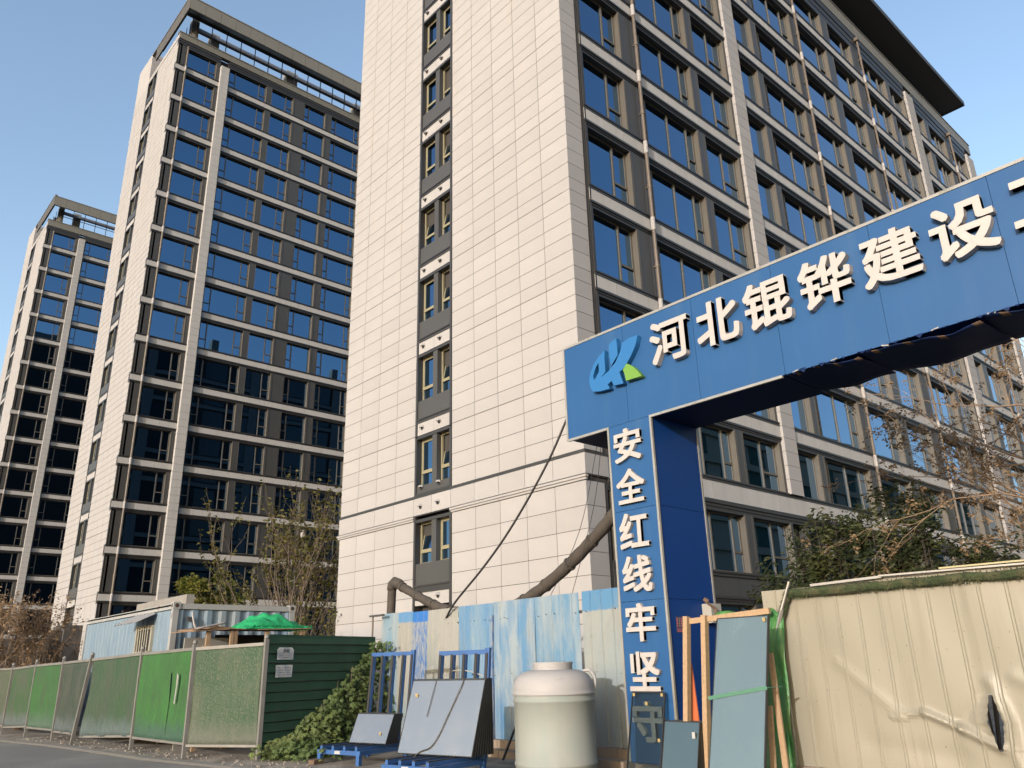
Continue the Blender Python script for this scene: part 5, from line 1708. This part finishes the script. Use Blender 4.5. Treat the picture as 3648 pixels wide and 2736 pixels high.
EV = [(14.35, 8.10, 3.75, 'leftmost evergreen shrub, beside the blue pillar side of the cream fence'), (14.9, 7.85, 4.15, 'evergreen shrub second from the pillar, with one tall tip'),
      (15.1, 7.45, 4.45, 'tall evergreen shrub third from the pillar'), (15.3, 7.05, 4.30, 'evergreen shrub in the middle of the row'), (15.5, 6.70, 4.35, 'evergreen shrub just left of the tallest one'),
      (15.7, 6.35, 4.75, 'tallest evergreen shrub of the row'), (15.8, 6.0, 4.55, 'evergreen shrub just right of the tallest one'), (16.0, 5.55, 3.95, 'rightmost evergreen shrub, under the bare brown tree'), (16.2, 5.1, 3.6, 'low evergreen shrub at the right end of the row')]
for i, (x, y, h, lab) in enumerate(EV): evergreen(lab, (x, y, 0), h, 60 + i)

# bare brown tree leaning in from the right
r = random.Random(5)
bt = thing('bare_tree', 'bare brown twigged tree reaching in from the right edge before the near tower', 'tree', (17.3, 2.3, 0))
tb = MB(); tips = []
T0 = Vector((17.3, 2.3, 0))
tb.tube(smooth_path([T0, T0 + Vector((0, .05, 1.6)), T0 + Vector((-.05, .2, 3.0)), T0 + Vector((-.1, .5, 5.2))]), [.16 - .005 * i for i in range(19)], 9)
for z, dx, dy, dz, L_ in ((3.0, -.25, 1.0, .55, 2.6), (3.4, .1, 1.0, .25, 2.6), (3.9, -.4, 1.0, .75, 2.4), (4.2, .3, .8, .6, 2.2), (4.6, -.3, .7, 1.0, 2.2), (5.0, .1, .9, .8, 2.2), (5.2, -.1, .4, 1.2, 2.2), (2.4, -.3, 1.0, .45, 2.2), (2.0, .2, .9, .4, 2.0)):
    grow(r, tb, tips, T0 + Vector((-.05, .15 + (z - 3) * .1, z)), Vector((dx, dy, dz)).normalized(), L_, .045, 4, .60, .0, (2, 2), .66, 4, 6, .2)
tb.build('trunk', 'twig', bt)
lb = MB()
for _ in range(8000):
    pts, d = tips[r.randrange(len(tips))]
    p = pts[-1].lerp(pts[-2], r.random() * .7) + Vector((r.gauss(0, .03), r.gauss(0, .03), r.gauss(0, .04)))
    leaf(lb, r, p, r.uniform(.04, .09), r.uniform(.025, .05), droop=.8)
lb.build('crown', 'leaf_brown', bt, kind='stuff')
for bx, by, h, sd, lab in ((17.4, 5.2, 4.2, 71, 'thin brown shrub under the bare tree, nearer the evergreens'), (17.9, 4.3, 4.4, 72, 'thin brown shrub at the right edge above the cream fence')):
    sparse_tree('brown_shrub', lab, (bx, by, 0), sd, 7, h, 'twig', 'leaf_brown', 700, .09, .5, kids=(2, 3), depth=3, up=.12, first=.32, rad=.022, group='brown shrubs under the bare tree', cat='shrub')

# climbing vine between the green wall and the racks
r = random.Random(9)
vn = thing('climbing_vine', 'green vine with lobed leaves climbing the corner between green wall and blue fence', 'vine', (9.6, 15.4, 0))
lobes = [(0, -.05), (.22, -.12), (.5, -.02), (.36, .16), (.62, .42), (.30, .42), (.16, .55), (0, 1.0), (-.16, .55), (-.30, .42), (-.62, .42), (-.36, .16), (-.5, -.02), (-.22, -.12)]
def lobed(b, p, n, s, m=0):
    n = n.normalized(); d = (Vector((r.gauss(0, .5), r.gauss(0, .5), -1)) - n * n.dot(Vector((0, 0, -1)))).normalized()
    x = d.cross(n).normalized()
    c = len(b.v)
    b.v.append(tuple(p + d * s * .25 + n * s * .08))
    for u, v in lobes: b.v.append(tuple(p + x * (u * s) + d * (v * s) - n * (abs(u) * s * .18)))
    k = len(lobes)
    for i in range(k): b.f.append((c, c + 1 + i, c + 1 + (i + 1) % k)); b.mi.append(m)
lb, tb = MB(), MB()
def vine_top(s): return .35 + 1.75 * max(0, min(1, (s - .4) / 2.6)) ** 1.15
cnt = 0
while cnt < 1500:
    s = r.uniform(.0, 3.35)
    z = r.uniform(0, vine_top(s))
    if r.random() < .25 and z > .5 * vine_top(s): continue
    off = .06 + .75 * (1 - z / 2.1) * r.random() ** 1.4 + .1 * r.random()
    p = A0 + dw * s + nw * off + Vector((0, 0, z))
    n = nw * .75 + Vector((-.75 + r.gauss(0, .3), r.gauss(0, .3), .45 + r.gauss(0, .3)))
    lobed(lb, p, n, r.uniform(.06, .14)); cnt += 1
for _ in range(900):                                   # sprawl on the ground in front
    s, o_ = r.uniform(-.35, 3.0), r.uniform(.1, 1.75)
    if o_ > 1.1 + .6 * sin(s * 2 + 1) and r.random() < .8: continue
    p = A0 + dw * s + nw * o_ + Vector((0, 0, r.uniform(.05, .28)))
    lobed(lb, p, Vector((r.gauss(0, .4) - .6, r.gauss(0, .4) - .3, 1)), r.uniform(.07, .13))
for _ in range(160):                                   # tip reaching over the fence corner
    p = Vector((10.35 + r.gauss(0, .12), 16.15 + r.gauss(0, .25), r.uniform(1.6, 2.15)))
    lobed(lb, p, Vector((-1, -.5, .5)), r.uniform(.05, .10))
lb.build('leaves', 'leaf_vine', vn, kind='stuff')
for _ in range(40):
    s = r.uniform(.3, 3.1)
    pts = [A0 + dw * s + nw * r.uniform(.1, .5)]
    for k in range(5): pts.append(pts[-1] + dw * r.uniform(-.15, .22) - nw * .05 + Vector((0, 0, vine_top(s) / 5)))
    tb.tube(pts, .006, 4, cap=False)
tb.build('stem', 'bark', vn)
# brick and litter
lone('brick', 'reddish broken brick under the front leg of the left rack', 'brick', 'rust', lambda b: b.obox((7.6, 13.75, 0), (.22, .05, .01), (-.04, .12, 0), (.0, 0, .07)))
